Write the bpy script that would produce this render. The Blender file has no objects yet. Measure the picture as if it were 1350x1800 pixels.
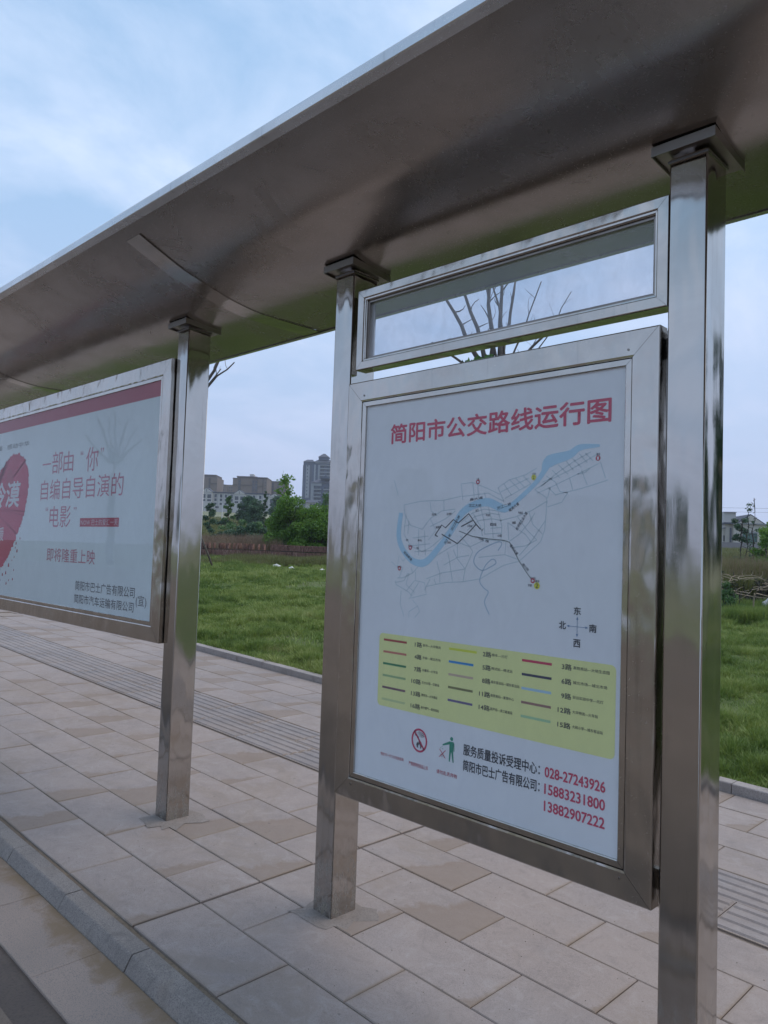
import bpy, math, random
import numpy as np
from mathutils import Vector, Matrix

random.seed(11); RNG = np.random.default_rng(11)
SC = bpy.context.scene
COL = SC.collection

# ------------------------------------------------------------------ camera
CAM = Vector((2.5596, -2.2134, 1.55))
YAW, PITCH, ROLL = 0.784536, 0.051361, 0.034088
fwd = Vector((-math.sin(YAW)*math.cos(PITCH), math.cos(YAW)*math.cos(PITCH), math.sin(PITCH)))
r0 = Vector((math.cos(YAW), math.sin(YAW), 0)); u0 = r0.cross(fwd)
rgt = r0*math.cos(ROLL)+u0*math.sin(ROLL); upv = -r0*math.sin(ROLL)+u0*math.cos(ROLL)
cam = bpy.data.cameras.new("camera"); cam_o = bpy.data.objects.new("camera", cam); COL.objects.link(cam_o)
M = Matrix((( rgt.x, upv.x, -fwd.x, CAM.x), (rgt.y, upv.y, -fwd.y, CAM.y), (rgt.z, upv.z, -fwd.z, CAM.z), (0, 0, 0, 1)))
cam_o.matrix_world = M
cam.sensor_fit = 'HORIZONTAL'; cam.sensor_width = 36.0; cam.lens = 36*1345.62/1350
cam.clip_start = .05; cam.clip_end = 4000
SC.camera = cam_o

# ------------------------------------------------------------------ view, world, sun
SC.view_settings.view_transform = 'Standard'; SC.view_settings.look = 'None'
SC.view_settings.exposure = 0.22; SC.view_settings.gamma = 1.0; SC.view_settings.use_curve_mapping = False
SUN_EL, SUN_AZ = math.radians(58), math.radians(35)      # azimuth clockwise from +Y
W = bpy.data.worlds.new("World"); SC.world = W; W.use_nodes = True
nt = W.node_tree; nt.nodes.clear()
def wn(t, **k):
    n = nt.nodes.new(t)
    for a, b in k.items(): setattr(n, a, b)
    return n
sky = wn('ShaderNodeTexSky'); sky.sky_type = 'NISHITA'; sky.sun_disc = False
sky.sun_elevation = SUN_EL; sky.sun_rotation = SUN_AZ; sky.air_density = 1.2; sky.dust_density = 2.0; sky.ozone_density = 2.0
tc = wn('ShaderNodeTexCoord')
sep = wn('ShaderNodeSeparateXYZ'); nt.links.new(tc.outputs['Generated'], sep.inputs[0])
# clouds: project the view direction on a flat cloud layer
mz = wn('ShaderNodeMath', operation='MAXIMUM'); mz.inputs[1].default_value = 0.0; nt.links.new(sep.outputs['Z'], mz.inputs[0])
az = wn('ShaderNodeMath', operation='ADD'); az.inputs[1].default_value = .22; nt.links.new(mz.outputs[0], az.inputs[0])
dx = wn('ShaderNodeMath', operation='DIVIDE'); nt.links.new(sep.outputs['X'], dx.inputs[0]); nt.links.new(az.outputs[0], dx.inputs[1])
dy = wn('ShaderNodeMath', operation='DIVIDE'); nt.links.new(sep.outputs['Y'], dy.inputs[0]); nt.links.new(az.outputs[0], dy.inputs[1])
cmb = wn('ShaderNodeCombineXYZ'); nt.links.new(dx.outputs[0], cmb.inputs[0]); nt.links.new(dy.outputs[0], cmb.inputs[1])
rot = wn('ShaderNodeMapping'); rot.inputs['Rotation'].default_value = (0, 0, .5); rot.inputs['Scale'].default_value = (1.0, .62, 1); rot.inputs['Location'].default_value = (.4, .9, 0)
nt.links.new(cmb.outputs[0], rot.inputs[0])
nz = wn('ShaderNodeTexNoise'); nz.inputs['Scale'].default_value = 2.3; nz.inputs['Detail'].default_value = 12; nz.inputs['Roughness'].default_value = .60; nz.inputs['Distortion'].default_value = .35
nt.links.new(rot.outputs[0], nz.inputs['Vector'])
cr = wn('ShaderNodeValToRGB'); cr.color_ramp.elements[0].position = .40; cr.color_ramp.elements[0].color = (.13, .13, .13, 1); cr.color_ramp.elements[1].position = .66; cr.color_ramp.elements[1].color = (.86, .86, .86, 1)
nt.links.new(nz.outputs['Fac'], cr.inputs[0])
# haze towards the horizon
hz = wn('ShaderNodeMapRange'); hz.inputs['From Min'].default_value = .0; hz.inputs['From Max'].default_value = .42; hz.inputs['To Min'].default_value = .96; hz.inputs['To Max'].default_value = 0.0
nt.links.new(mz.outputs[0], hz.inputs['Value'])
blue = wn('ShaderNodeMix', data_type='RGBA'); blue.inputs['Factor'].default_value = .6
nt.links.new(sky.outputs[0], blue.inputs['A']); blue.inputs['B'].default_value = (2.9, 4.9, 7.4, 1)
m1 = wn('ShaderNodeMix', data_type='RGBA'); nt.links.new(cr.outputs[0], m1.inputs['Factor']); nt.links.new(blue.outputs['Result'], m1.inputs['A']); m1.inputs['B'].default_value = (5.3, 6.2, 7.9, 1)
m2 = wn('ShaderNodeMix', data_type='RGBA'); nt.links.new(hz.outputs[0], m2.inputs['Factor']); nt.links.new(m1.outputs['Result'], m2.inputs['A']); m2.inputs['B'].default_value = (3.75, 4.3, 6.1, 1)
bg = wn('ShaderNodeBackground'); bg.inputs['Strength'].default_value = .125; nt.links.new(m2.outputs['Result'], bg.inputs['Color'])
wo = wn('ShaderNodeOutputWorld'); nt.links.new(bg.outputs[0], wo.inputs[0])

sun = bpy.data.lights.new("sun", 'SUN'); sun.energy = 1.35; sun.angle = math.radians(55); sun.color = (1, .86, .70)
sun_o = bpy.data.objects.new("sun", sun); COL.objects.link(sun_o)
sd = Vector((math.sin(SUN_AZ)*math.cos(SUN_EL), math.cos(SUN_AZ)*math.cos(SUN_EL), math.sin(SUN_EL)))
sun_o.rotation_euler = sd.to_track_quat('Z', 'Y').to_euler()

SC.cycles.volume_bounces = 2; SC.cycles.max_bounces = 10; SC.cycles.transparent_max_bounces = 16

# ------------------------------------------------------------------ materials
MATS = {}
class NT:
    def __init__(s, name):
        s.m = bpy.data.materials.new(name); s.m.use_nodes = True; s.t = s.m.node_tree
        s.b = s.t.nodes['Principled BSDF']; s.out = s.t.nodes['Material Output']
    def n(s, t, _in=None, **k):
        x = s.t.nodes.new(t)
        for a, b in k.items(): setattr(x, a, b)
        for a, b in (_in or {}).items(): s.put(x.inputs[a], b)
        return x
    def put(s, sock, v):
        if isinstance(v, bpy.types.NodeSocket): s.t.links.new(v, sock)
        else: sock.default_value = v
    def pos(s): return s.n('ShaderNodeNewGeometry').outputs['Position']
    def obj(s): return s.n('ShaderNodeTexCoord').outputs['Object']
    def map(s, v, sc=(1,1,1), rot=(0,0,0), loc=(0,0,0)): return s.n('ShaderNodeMapping', {'Vector': v, 'Scale': sc, 'Rotation': rot, 'Location': loc}).outputs[0]
    def noise(s, v, scale, detail=4, rough=.55, dist=0): return s.n('ShaderNodeTexNoise', {'Vector': v, 'Scale': scale, 'Detail': detail, 'Roughness': rough, 'Distortion': dist}).outputs['Fac']
    def ramp(s, f, stops):
        x = s.n('ShaderNodeValToRGB', {0: f}); e = x.color_ramp.elements
        while len(e) < len(stops): e.new(.5)
        for i, (p, c) in enumerate(stops):
            e[i].position = p; e[i].color = (c, c, c, 1) if isinstance(c, (int, float)) else (*c, 1)
        return x.outputs[0]
    def mix(s, f, a, b, mode='MIX'):
        x = s.n('ShaderNodeMix', data_type='RGBA', blend_type=mode); s.put(x.inputs['Factor'], f)
        s.put(x.inputs['A'], (*a, 1) if isinstance(a, tuple) else a); s.put(x.inputs['B'], (*b, 1) if isinstance(b, tuple) else b)
        return x.outputs['Result']
    def math(s, op, a, b=0.0):
        x = s.n('ShaderNodeMath', operation=op); s.put(x.inputs[0], a); s.put(x.inputs[1], b); return x.outputs[0]
    def bump(s, h, strength=.3, dist=.01, nrm=None):
        x = s.n('ShaderNodeBump', {'Height': h, 'Strength': strength, 'Distance': dist})
        if nrm is not None: s.put(x.inputs['Normal'], nrm)
        return x.outputs[0]
    def set(s, **k):
        for a, b in k.items():
            sock = s.b.inputs[a.replace('_', ' ')]
            s.put(sock, (*b, 1) if isinstance(b, tuple) and len(b) == 3 else b)
        return s.m
def plain(name, col, rough=.7, metal=0.0, var=.12, scale=3.0):
    t = NT(name); v = t.noise(t.pos(), scale, 5)
    c = t.mix(t.ramp(v, [(.3, 0.0), (.7, 1.0)]), tuple(x*(1-var) for x in col), tuple(min(1, x*(1+var)) for x in col))
    return t.set(Base_Color=c, Roughness=rough, Metallic=metal)

def steel(name, base, rough, wave=.004, aniso=0.0, dirt=.35, stretch=(2.2, 2.2, .5), brush=(60, 60, 3)):
    t = NT(name); p = t.pos()
    w1 = t.noise(t.map(p, stretch), 3.0, 2, .4)
    w2 = t.noise(t.map(p, brush), 6.0, 3, .6)
    sm = t.noise(p, 2.3, 6, .65, .6)
    spots = t.noise(p, 48, 3, .6)
    d = t.ramp(sm, [(.42, 0.0), (.72, 1.0)])
    dots = t.ramp(spots, [(.70, 0.0), (.76, 1.0)])
    c = t.mix(t.math('MULTIPLY', d, dirt), base, tuple(x*.62*k for x, k in zip(base, (1, .95, .88))))
    c = t.mix(t.math('MULTIPLY', dots, .25*dirt), c, (.16, .13, .10))
    # mud splashed on the lowest 25 cm of steel standing in the pavement
    sp = t.n('ShaderNodeSeparateXYZ', {0: p}).outputs['Z']
    low = t.n('ShaderNodeMapRange', {'Value': sp, 'From Min': .02, 'From Max': .34, 'To Min': .75, 'To Max': 0.0}).outputs[0]
    mud = t.math('MULTIPLY', low, t.ramp(t.noise(t.map(p, (1, 1, .5)), 26, 5, .65), [(.45, 0.0), (.62, 1.0)]))
    c = t.mix(mud, c, (.17, .135, .085))
    scr = t.ramp(t.noise(t.map(p, (26, 26, 26), (.4, .9, .3)), 1.5, 8, .85, 2.5), [(.60, 0.0), (.64, 1.0)])
    c = t.mix(t.math('MULTIPLY', scr, .22*dirt), c, (.75, .73, .70))
    drip = t.ramp(t.noise(t.map(p, (38, 38, 1.3)), 1.0, 4, .6), [(.60, 0.0), (.70, 1.0)])
    c = t.mix(t.math('MULTIPLY', t.math('MULTIPLY', drip, d), .55), c, tuple(x*.45 for x in base))
    r = t.math('ADD', t.math('ADD', rough, t.math('MULTIPLY', scr, .12)), t.math('MULTIPLY', d, .12)); r = t.math('ADD', r, t.math('MULTIPLY', mud, .35))
    b1 = t.bump(w1, 1.0, wave); b2 = t.bump(w2, .18, .0004, b1)
    return t.set(Base_Color=c, Roughness=r, Metallic=t.math('SUBTRACT', 1.0, mud), Normal=b2)

M_POST = steel("stainless_post", (.52, .49, .46), .055, .011)
M_RAIL = steel("stainless_frame", (.52, .485, .445), .12, .016, stretch=(2.5, 2.5, 1.4))
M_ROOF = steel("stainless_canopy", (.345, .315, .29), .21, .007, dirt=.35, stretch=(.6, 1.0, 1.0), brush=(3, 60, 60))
M_STRIP = steel("stainless_cover_strip", (.46, .43, .40), .10, .006, dirt=.3)
M_CAP = steel("stainless_cap", (.27, .245, .225), .30, .003, dirt=.8)
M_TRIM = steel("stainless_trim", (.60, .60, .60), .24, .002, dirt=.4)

def make_tile_mat(name, c1, c2, dirt=1.0):
    t = NT(name); p = t.pos(); info = t.n('ShaderNodeObjectInfo')
    rnd = info.outputs['Random']
    speck = t.noise(p, 260, 3, .7); speck2 = t.noise(p, 95, 4, .7)
    base = t.mix(rnd, c1, c2)
    base = t.mix(t.ramp(speck, [(.40, 1.0), (.50, 0.0)]), base, tuple(x*.66 for x in c1))
    base = t.mix(t.math('MULTIPLY', t.ramp(speck2, [(.52, 0.0), (.64, 1.0)]), .45), base, tuple(min(1, x*1.28) for x in c2))
    fog = t.noise(p, 3.1, 6, .62, .5)
    base = t.mix(t.math('MULTIPLY', t.ramp(fog, [(.38, 0.0), (.68, 1.0)]), .55), base, (.345, .28, .245))
    gr = t.noise(p, 1.4, 7, .68, .4)
    base = t.mix(t.math('MULTIPLY', t.ramp(gr, [(.5, 0.0), (.66, 1.0)]), .30), base, (.20, .185, .19))
    big = t.noise(t.map(p, (1, 1.4, 1)), .9, 8, .68, 1.2)
    base = t.mix(t.math('MULTIPLY', t.ramp(big, [(.50, 0.0), (.60, 1.0)]), .42*dirt), base, (.255, .20, .155))
    scuff = t.noise(t.map(p, (1, 1, 1), (0, 0, .6)), 8, 6, .75, 1.5)
    base = t.mix(t.math('MULTIPLY', t.ramp(scuff, [(.52, 0.0), (.66, 1.0)]), .28), base, (.42, .38, .36))
    base = t.mix(t.math('MULTIPLY', t.ramp(scuff, [(.34, 1.0), (.46, 0.0)]), .30), base, (.17, .145, .135))
    # dried mud left in one corner of some tiles (tile-local coordinates)
    o = t.n('ShaderNodeSeparateXYZ', {0: t.obj()})
    wob = t.math('MULTIPLY', t.math('SUBTRACT', t.noise(p, 7, 6, .7, .8), .5), .9)
    ex = t.math('ADD', t.math('MULTIPLY', o.outputs['X'], 3.0), wob)
    ey = t.math('ADD', ex, t.math('MULTIPLY', o.outputs['Y'], -1.4))
    sel = t.math('MULTIPLY', t.math('SUBTRACT', rnd, .5), 1.6)
    edge = t.ramp(t.math('ADD', ey, sel), [(.78, 0.0), (.92, .75), (1.0, .6)])
    base = t.mix(t.math('MULTIPLY', edge, dirt), base, (.225, .165, .122))
    # thin silt line along the joints
    ed = t.math('MAXIMUM', t.math('ABSOLUTE', t.math('MULTIPLY', o.outputs['X'], 1/.306)), t.math('ABSOLUTE', t.math('MULTIPLY', o.outputs['Y'], 1/.158)))
    silt = t.math('MULTIPLY', t.ramp(t.math('ADD', ed, t.math('MULTIPLY', wob, .12)), [(.93, 0.0), (1.0, 1.0)]), t.ramp(t.noise(p, 2.3, 4), [(.35, .1), (.65, .8)]))
    base = t.mix(silt, base, (.25, .19, .14))
    # small dark specks
    base = t.mix(t.math('MULTIPLY', t.ramp(t.noise(p, 22, 2, .5), [(.74, 0.0), (.77, 1.0)]), .55), base, (.12, .10, .09))
    h = t.math('ADD', t.math('MULTIPLY', speck, .5), t.math('MULTIPLY', speck2, .5))
    return t.set(Base_Color=base, Roughness=t.ramp(gr, [(.3, .62), (.7, .82)]), Normal=t.bump(h, .5, .0025))
M_TILE = make_tile_mat("granite_paving", (.33, .272, .245), (.285, .242, .222))
M_TACT = make_tile_mat("tactile_granite", (.285, .25, .238), (.235, .212, .208), .35)
def make_kerb_mat(name, c1, c2):
    t = NT(name); p = t.pos()
    s1 = t.noise(p, 240, 3, .7); s2 = t.noise(p, 80, 4, .7); f = t.noise(p, 2.6, 6, .6, .4)
    b = t.mix(t.ramp(f, [(.35, 0.0), (.65, 1.0)]), c1, c2)
    b = t.mix(t.ramp(s1, [(.38, 1.0), (.5, 0.0)]), b, tuple(x*.6 for x in c1))
    b = t.mix(t.math('MULTIPLY', t.ramp(s2, [(.54, 0.0), (.66, 1.0)]), .4), b, tuple(min(1, x*1.3) for x in c2))
    b = t.mix(t.math('MULTIPLY', t.ramp(t.noise(p, 9, 6, .7, 1), [(.36, 1.0), (.5, 0.0)]), .4), b, tuple(x*.5 for x in c1))
    b = t.mix(t.math('MULTIPLY', t.ramp(t.noise(p, 5, 5, .6), [(.55, 0.0), (.7, 1.0)]), .5), b, (.24, .19, .15))
    return t.set(Base_Color=b, Roughness=.75, Normal=t.bump(s2, .4, .002))
M_KERB = make_kerb_mat("grey_granite_kerb", (.225, .195, .175), (.285, .248, .222))
M_KERB2 = make_kerb_mat("pale_granite_kerb", (.34, .30, .28), (.39, .345, .315))
def make_ground(name, cols, scale=1.0, rough=.9, bump=.006, fine=60):
    t = NT(name); p = t.pos()
    a = t.noise(p, scale, 7, .65, .5); b = t.noise(p, scale*.17, 4, .5)
    f = t.math('ADD', t.math('MULTIPLY', a, .6), t.math('MULTIPLY', b, .4))
    n = len(cols); c = t.ramp(f, [(.32+.36*i/(n-1), cols[i]) for i in range(n)])
    g = t.noise(p, fine, 4, .7)
    c = t.mix(t.math('MULTIPLY', t.ramp(g, [(.35, 1.0), (.5, 0.0)]), .5), c, tuple(x*.55 for x in cols[0]))
    return t.set(Base_Color=c, Roughness=rough, Normal=t.bump(g, .6, bump))
M_BED = make_ground("mortar_bed", [(.15, .12, .10), (.25, .20, .165)], 4)
M_MUD = make_ground("mud_fill", [(.13, .095, .065), (.25, .19, .13)], 5, .8, .004, 90)
def make_gutter():
    t = NT("gutter_slab_granite"); p = t.pos()
    s1 = t.noise(p, 240, 3, .7)
    b = t.mix(t.ramp(t.noise(p, 2.2, 5), [(.35, 0.0), (.65, 1.0)]), (.36, .275, .225), (.30, .235, .195))
    b = t.mix(t.ramp(s1, [(.38, 1.0), (.5, 0.0)]), b, (.21, .18, .165))
    o = t.n('ShaderNodeSeparateXYZ', {0: t.obj()})
    wob = t.math('MULTIPLY', t.math('SUBTRACT', t.noise(p, 4.5, 7, .7, .6), .5), .42)
    e = t.ramp(t.math('ADD', o.outputs['Y'], wob), [(.035, 0.0), (.075, .55), (.12, .9)])
    b = t.mix(e, b, (.21, .145, .085))
    return t.set(Base_Color=b, Roughness=.8, Normal=t.bump(s1, .4, .002))
M_GUT = make_gutter()
M_ROAD = make_ground("dusty_concrete_road", [(.13, .10, .078), (.175, .135, .105), (.235, .185, .145)], .8, .9, .004, 150)
M_WET = make_ground("dark_silt", [(.075, .055, .045), (.125, .092, .070)], 6, .55, .003, 90)
M_SOIL = make_ground("lawn_soil", [(.05, .08, .016), (.085, .12, .025), (.12, .125, .04)], 1.3, .95, .02, 30)
M_FIELD = make_ground("far_field", [(.12, .14, .065), (.17, .18, .09), (.25, .235, .15)], .12, .95, .02, 4)
M_GLASS = None
def make_glass(name, haze, tint=(.985, .995, .995), refl=1.0):
    t = NT(name); t.t.nodes.remove(t.b)
    tr = t.n('ShaderNodeBsdfTransparent', {'Color': (*tint, 1)})
    df = t.n('ShaderNodeBsdfDiffuse', {'Color': (.55, .58, .64, 1)}); tl = t.n('ShaderNodeBsdfTranslucent', {'Color': (.7, .74, .82, 1)})
    dt = t.n('ShaderNodeMixShader', {0: .6, 1: df.outputs[0], 2: tl.outputs[0]})
    smear = t.ramp(t.noise(t.map(t.pos(), (5, 5, 3)), 2.2, 7, .7, 1.5), [(.3, haze*.75), (.75, haze*1.35)])
    mh = t.n('ShaderNodeMixShader', {0: smear, 1: tr.outputs[0], 2: dt.outputs[0]})
    gl = t.n('ShaderNodeBsdfGlossy', {'Color': (1, 1, 1, 1), 'Roughness': .02})
    fc = t.n('ShaderNodeLayerWeight', {'Blend': .5}).outputs['Facing']      # Schlick reflection, front faces only
    fr = t.math('ADD', .045, t.math('MULTIPLY', t.math('POWER', fc, 5.0), .95))
    front = t.math('SUBTRACT', 1.0, t.n('ShaderNodeNewGeometry').outputs['Backfacing'])
    fm = t.math('MULTIPLY', t.math('MULTIPLY', fr, front), refl)
    ms = t.n('ShaderNodeMixShader', {0: fm, 1: mh.outputs[0], 2: gl.outputs[0]})
    t.t.links.new(ms.outputs[0], t.out.inputs[0]); return t.m
M_PANE = make_glass("clear_pane", .05, refl=.55)
M_DUSTY = make_glass("dusty_pane", .17, (.93, .94, .97), .8)
def print_mat(name, c, rough=.45):
    t = NT(name); f = t.noise(t.pos(), 1.2, 5, .6)
    b = t.mix(t.ramp(f, [(.3, 0.0), (.7, 1.0)]), tuple(x*.93 for x in c), c)
    return t.set(Base_Color=b, Roughness=rough)
INK = {}
def ink(c):
    if c not in INK: INK[c] = print_mat("ink_%d" % len(INK), c, .5)
    return INK[c]

def leaf_mat(name, c1, c2, c3=None, transl=.25):
    t = NT(name); p = t.pos()
    a = t.noise(p, 1.6, 3); b = t.noise(p, 13, 2)
    f = t.math('ADD', t.math('MULTIPLY', a, .55), t.math('MULTIPLY', b, .45))
    c = t.ramp(f, [(.34, c1), (.52, c2), (.68, c3 or c2)])
    t.set(Base_Color=c, Roughness=.55)
    tl = t.n('ShaderNodeBsdfTranslucent', {'Color': c})
    ms = t.n('ShaderNodeMixShader', {0: transl, 1: t.b.outputs[0], 2: tl.outputs[0]})
    t.t.links.new(ms.outputs[0], t.out.inputs[0]); return t.m
M_LEAF_B = leaf_mat("bright_willow_leaves", (.06, .14, .02), (.13, .26, .035), (.22, .35, .06), .4)
M_LEAF_G = leaf_mat("green_leaves", (.05, .11, .035), (.085, .18, .05), (.14, .25, .075))
M_LEAF_D = leaf_mat("dark_leaves", (.03, .075, .04), (.055, .12, .06), (.085, .16, .075))
M_WEED = leaf_mat("weeds", (.10, .115, .03), (.17, .18, .055), (.24, .22, .10))
M_DRYW = leaf_mat("dry_weeds", (.19, .12, .085), (.25, .18, .12), (.28, .24, .13))
def grass_mat():
    t = NT("grass_blades"); p = t.pos()
    a = t.noise(p, .55, 4, .6); b = t.noise(p, 3.4, 3, .6); c_ = t.noise(p, 30, 2)
    f = t.math('ADD', t.math('ADD', t.math('MULTIPLY', a, .4), t.math('MULTIPLY', b, .35)), t.math('MULTIPLY', c_, .25))
    c = t.ramp(f, [(.38, (.08, .14, .026)), (.47, (.145, .22, .042)), (.54, (.25, .32, .075)), (.64, (.37, .40, .15))])
    t.set(Base_Color=c, Roughness=.6)
    tl = t.n('ShaderNodeBsdfTranslucent', {'Color': c}); ms = t.n('ShaderNodeMixShader', {0: .3, 1: t.b.outputs[0], 2: tl.outputs[0]})
    t.t.links.new(ms.outputs[0], t.out.inputs[0]); return t.m
M_GRASS = grass_mat()
M_BARK = plain("bark", (.10, .08, .065), .9, 0, .3, 14)
M_POLL = plain("pollard_branches", (.11, .095, .085), .9, 0, .3, 14)
M_DARKBARK = plain("dark_twigs", (.045, .04, .035), .9, 0, .3, 14)
M_DEAD = plain("dead_branches", (.34, .27, .19), .85, 0, .3, 20)

# ------------------------------------------------------------------ mesh helpers
class MB:
    def __init__(s): s.v = []; s.f = []
    def add(s, vs, fs):
        k = len(s.v); s.v += [tuple(v) for v in vs]; s.f += [tuple(i+k for i in f) for f in fs]; return s
    def box(s, x0, x1, y0, y1, z0, z1):
        return s.add([(x0,y0,z0),(x1,y0,z0),(x1,y1,z0),(x0,y1,z0),(x0,y0,z1),(x1,y0,z1),(x1,y1,z1),(x0,y1,z1)],
                     [(0,3,2,1),(4,5,6,7),(0,1,5,4),(1,2,6,5),(2,3,7,6),(3,0,4,7)])
    def bevbox(s, x0, x1, y0, y1, z0, z1, b):
        # vertical edges bevelled (12-sided column)
        pts = []
        for cx, cy, a0 in ((x1-b, y0+b, -90), (x1-b, y1-b, 0), (x0+b, y1-b, 90), (x0+b, y0+b, 180)):
            for k in range(4):
                a = math.radians(a0+30*k); pts.append((cx+b*math.cos(a), cy+b*math.sin(a)))
        return s.prism(pts, z0, z1)
    def prism(s, pts, z0, z1):
        n = len(pts)
        return s.add([(x, y, z0) for x, y in pts]+[(x, y, z1) for x, y in pts],
                     [tuple(range(n-1, -1, -1)), tuple(range(n, 2*n))]+[(i, (i+1) % n, n+(i+1) % n, n+i) for i in range(n)])
    def xprism(s, prof, x0, x1):      # profile (y,z) swept along x
        n = len(prof)
        return s.add([(x0, y, z) for y, z in prof]+[(x1, y, z) for y, z in prof],
                     [tuple(range(n)), tuple(range(2*n-1, n-1, -1))]+[(i, n+i, n+(i+1) % n, (i+1) % n) for i in range(n)])
    def tube(s, pts, rad, n=6):
        pts = [Vector(p) for p in pts]; base = len(s.v); rad = rad if hasattr(rad, '__len__') else [rad]*len(pts)
        for i, p in enumerate(pts):
            d = (pts[min(i+1, len(pts)-1)]-pts[max(i-1, 0)]).normalized()
            a = d.cross(Vector((0, 0, 1)))
            if a.length < .1: a = d.cross(Vector((1, 0, 0)))
            a.normalize(); b = d.cross(a)
            for k in range(n):
                t = 2*math.pi*k/n; s.v.append(tuple(p+a*math.cos(t)*rad[i]+b*math.sin(t)*rad[i]))
        for i in range(len(pts)-1):
            for k in range(n):
                s.f.append((base+i*n+k, base+i*n+(k+1) % n, base+(i+1)*n+(k+1) % n, base+(i+1)*n+k))
        s.f.append(tuple(base+k for k in range(n-1, -1, -1))); s.f.append(tuple(base+(len(pts)-1)*n+k for k in range(n)))
        return s
    def mesh(s, name, mat, smooth=False):
        m = bpy.data.meshes.new(name); m.from_pydata(s.v, [], s.f); m.update()
        if mat: m.materials.append(mat)
        if smooth: m.polygons.foreach_set('use_smooth', [True]*len(m.polygons))
        return m
    def build(s, name, mat, parent=None, smooth=False, loc=None):
        return link(name, s.mesh(name, mat, smooth), parent, loc)
def link(name, mesh, parent=None, loc=None, rot=None):
    o = bpy.data.objects.new(name, mesh); COL.objects.link(o)
    if parent: o.parent = parent
    if loc is not None: o.location = loc
    if rot is not None: o.rotation_euler = rot
    return o
def tag(o, label=None, cat=None, group=None, kind=None):
    if label: o['label'] = label
    if cat: o['category'] = cat
    if group: o['group'] = group
    if kind: o['kind'] = kind
    return o
def thing(name, label, cat, loc=(0,0,0), rz=0, group=None):
    o = bpy.data.objects.new(name, None); COL.objects.link(o); o.location = loc; o.rotation_euler = (0, 0, rz)
    o.empty_display_size = .2
    return tag(o, label, cat, group)
def np_mesh(name, V, F, mat):
    m = bpy.data.meshes.new(name); n = F.shape[1]
    m.vertices.add(len(V)); m.vertices.foreach_set('co', V.astype(np.float32).ravel())
    m.loops.add(F.size); m.loops.foreach_set('vertex_index', F.astype(np.int32).ravel())
    m.polygons.add(len(F)); m.polygons.foreach_set('loop_start', np.arange(0, F.size, n, dtype=np.int32)); m.polygons.foreach_set('loop_total', np.full(len(F), n, dtype=np.int32))
    m.update(calc_edges=True); m.validate()
    if mat: m.materials.append(mat)
    return m
def sstep(a, b, x): t = np.clip((x-a)/(b-a), 0, 1); return t*t*(3-2*t)
def gz(x, y):
    "height of the ground: the street falls towards +x, the lawn and fields behind it rise"
    x = np.asarray(x, float); y = np.asarray(y, float)
    z = -.027908*np.clip(x, -20, 9)
    z = z+.035*np.clip(y-3.4, 0, 14)
    d = np.hypot(x-2.56, y+2.21); a = np.degrees(np.arctan2(2.56-x, np.maximum(y+2.21, .01)))
    s = .030+.022*sstep(22, 50, a)
    return z+s*np.clip(d-31, 0, 270)*sstep(2, 14, y)
def gzf(x, y): return float(gz(x, y))
def polar(u, d):
    "ground point in the direction that the photograph shows at column u, d metres out (depth)"
    q = CAM+(fwd*math.cos(-0)+rgt*((u-675)/1345.62))*d
    return q.x, q.y

M_MORTAR = make_ground('foot_mortar', [(.20,.165,.14),(.30,.26,.235)], 9, .9, .004, 120)
# ------------------------------------------------------------------ ground sheets
TH = math.atan(.027908)
def sheet(name, xs, ys, off, mat, fn=None):
    X, Y = np.meshgrid(xs, ys); Z = gz(X, Y)+off
    if fn is not None: Z = Z+fn(X, Y)
    V = np.stack([X.ravel(), Y.ravel(), Z.ravel()], 1); nx = len(xs)
    i = np.arange(nx-1)[None, :]+np.arange(len(ys)-1)[:, None]*nx; i = i.ravel()
    m = np_mesh(name, V, np.stack([i, i+1, i+nx+1, i+nx], 1), mat); m.polygons.foreach_set('use_smooth', [True]*len(m.polygons))
    return tag(link(name, m), kind='structure')
def gsp(a, b, n, p=1.0): return a+(b-a)*np.linspace(0, 1, n)**p
farx = np.sort(np.unique(np.concatenate([-gsp(60, 620, 24, 1.8), np.linspace(-58, 58, 80), gsp(60, 620, 24, 1.8)])))
fary = np.sort(np.unique(np.concatenate([np.linspace(3.4, 60, 60), gsp(60, 620, 40, 1.8)])))
def lump(X, Y):
    return (np.sin(X*1.7+np.cos(Y*1.1)*1.3)*np.sin(Y*1.9+X*.4)*.022+np.sin(X*.53+1)*np.sin(Y*.61)*.03)*sstep(3.4, 4.6, Y)+.0*X
lawn = sheet('ground', farx, fary, .045, M_SOIL, lambda X, Y: np.where(np.hypot(X, Y) < 50, lump(X, Y), 0))
tag(lawn, 'soil and field rising gently behind the pavement')
lawn.data.materials.append(M_FIELD)
cx = np.zeros(len(lawn.data.polygons)*3); lawn.data.polygons.foreach_get('center', cx); cx = cx.reshape(-1, 3)
dd = np.hypot(cx[:, 0]-2.56, cx[:, 1]+2.2)
lawn.data.polygons.foreach_set('material_index', (dd > 34).astype(np.int32))
rx = np.sort(np.unique(np.concatenate([np.linspace(-60, 60, 61), gsp(60, 620, 12, 1.8), -gsp(60, 620, 12, 1.8)])))
road = sheet('road', rx, np.linspace(-12.2, -1.185, 12), -.058, M_ROAD)
verge = sheet('verge_ground', rx, np.concatenate([np.linspace(-40, -12.2, 12), [-11.9]]), -.02, M_FIELD)
farg = sheet('far_ground', rx, np.array([-620, -400, -150, -80, -40.]), -.03, M_FIELD)
silt = MB()
mbx = np.linspace(-22, 9, 63)
silt_strip = sheet('dark_silt_strip', mbx, np.array([-1.21, -1.14, -1.06]), -.063, M_WET)
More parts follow.
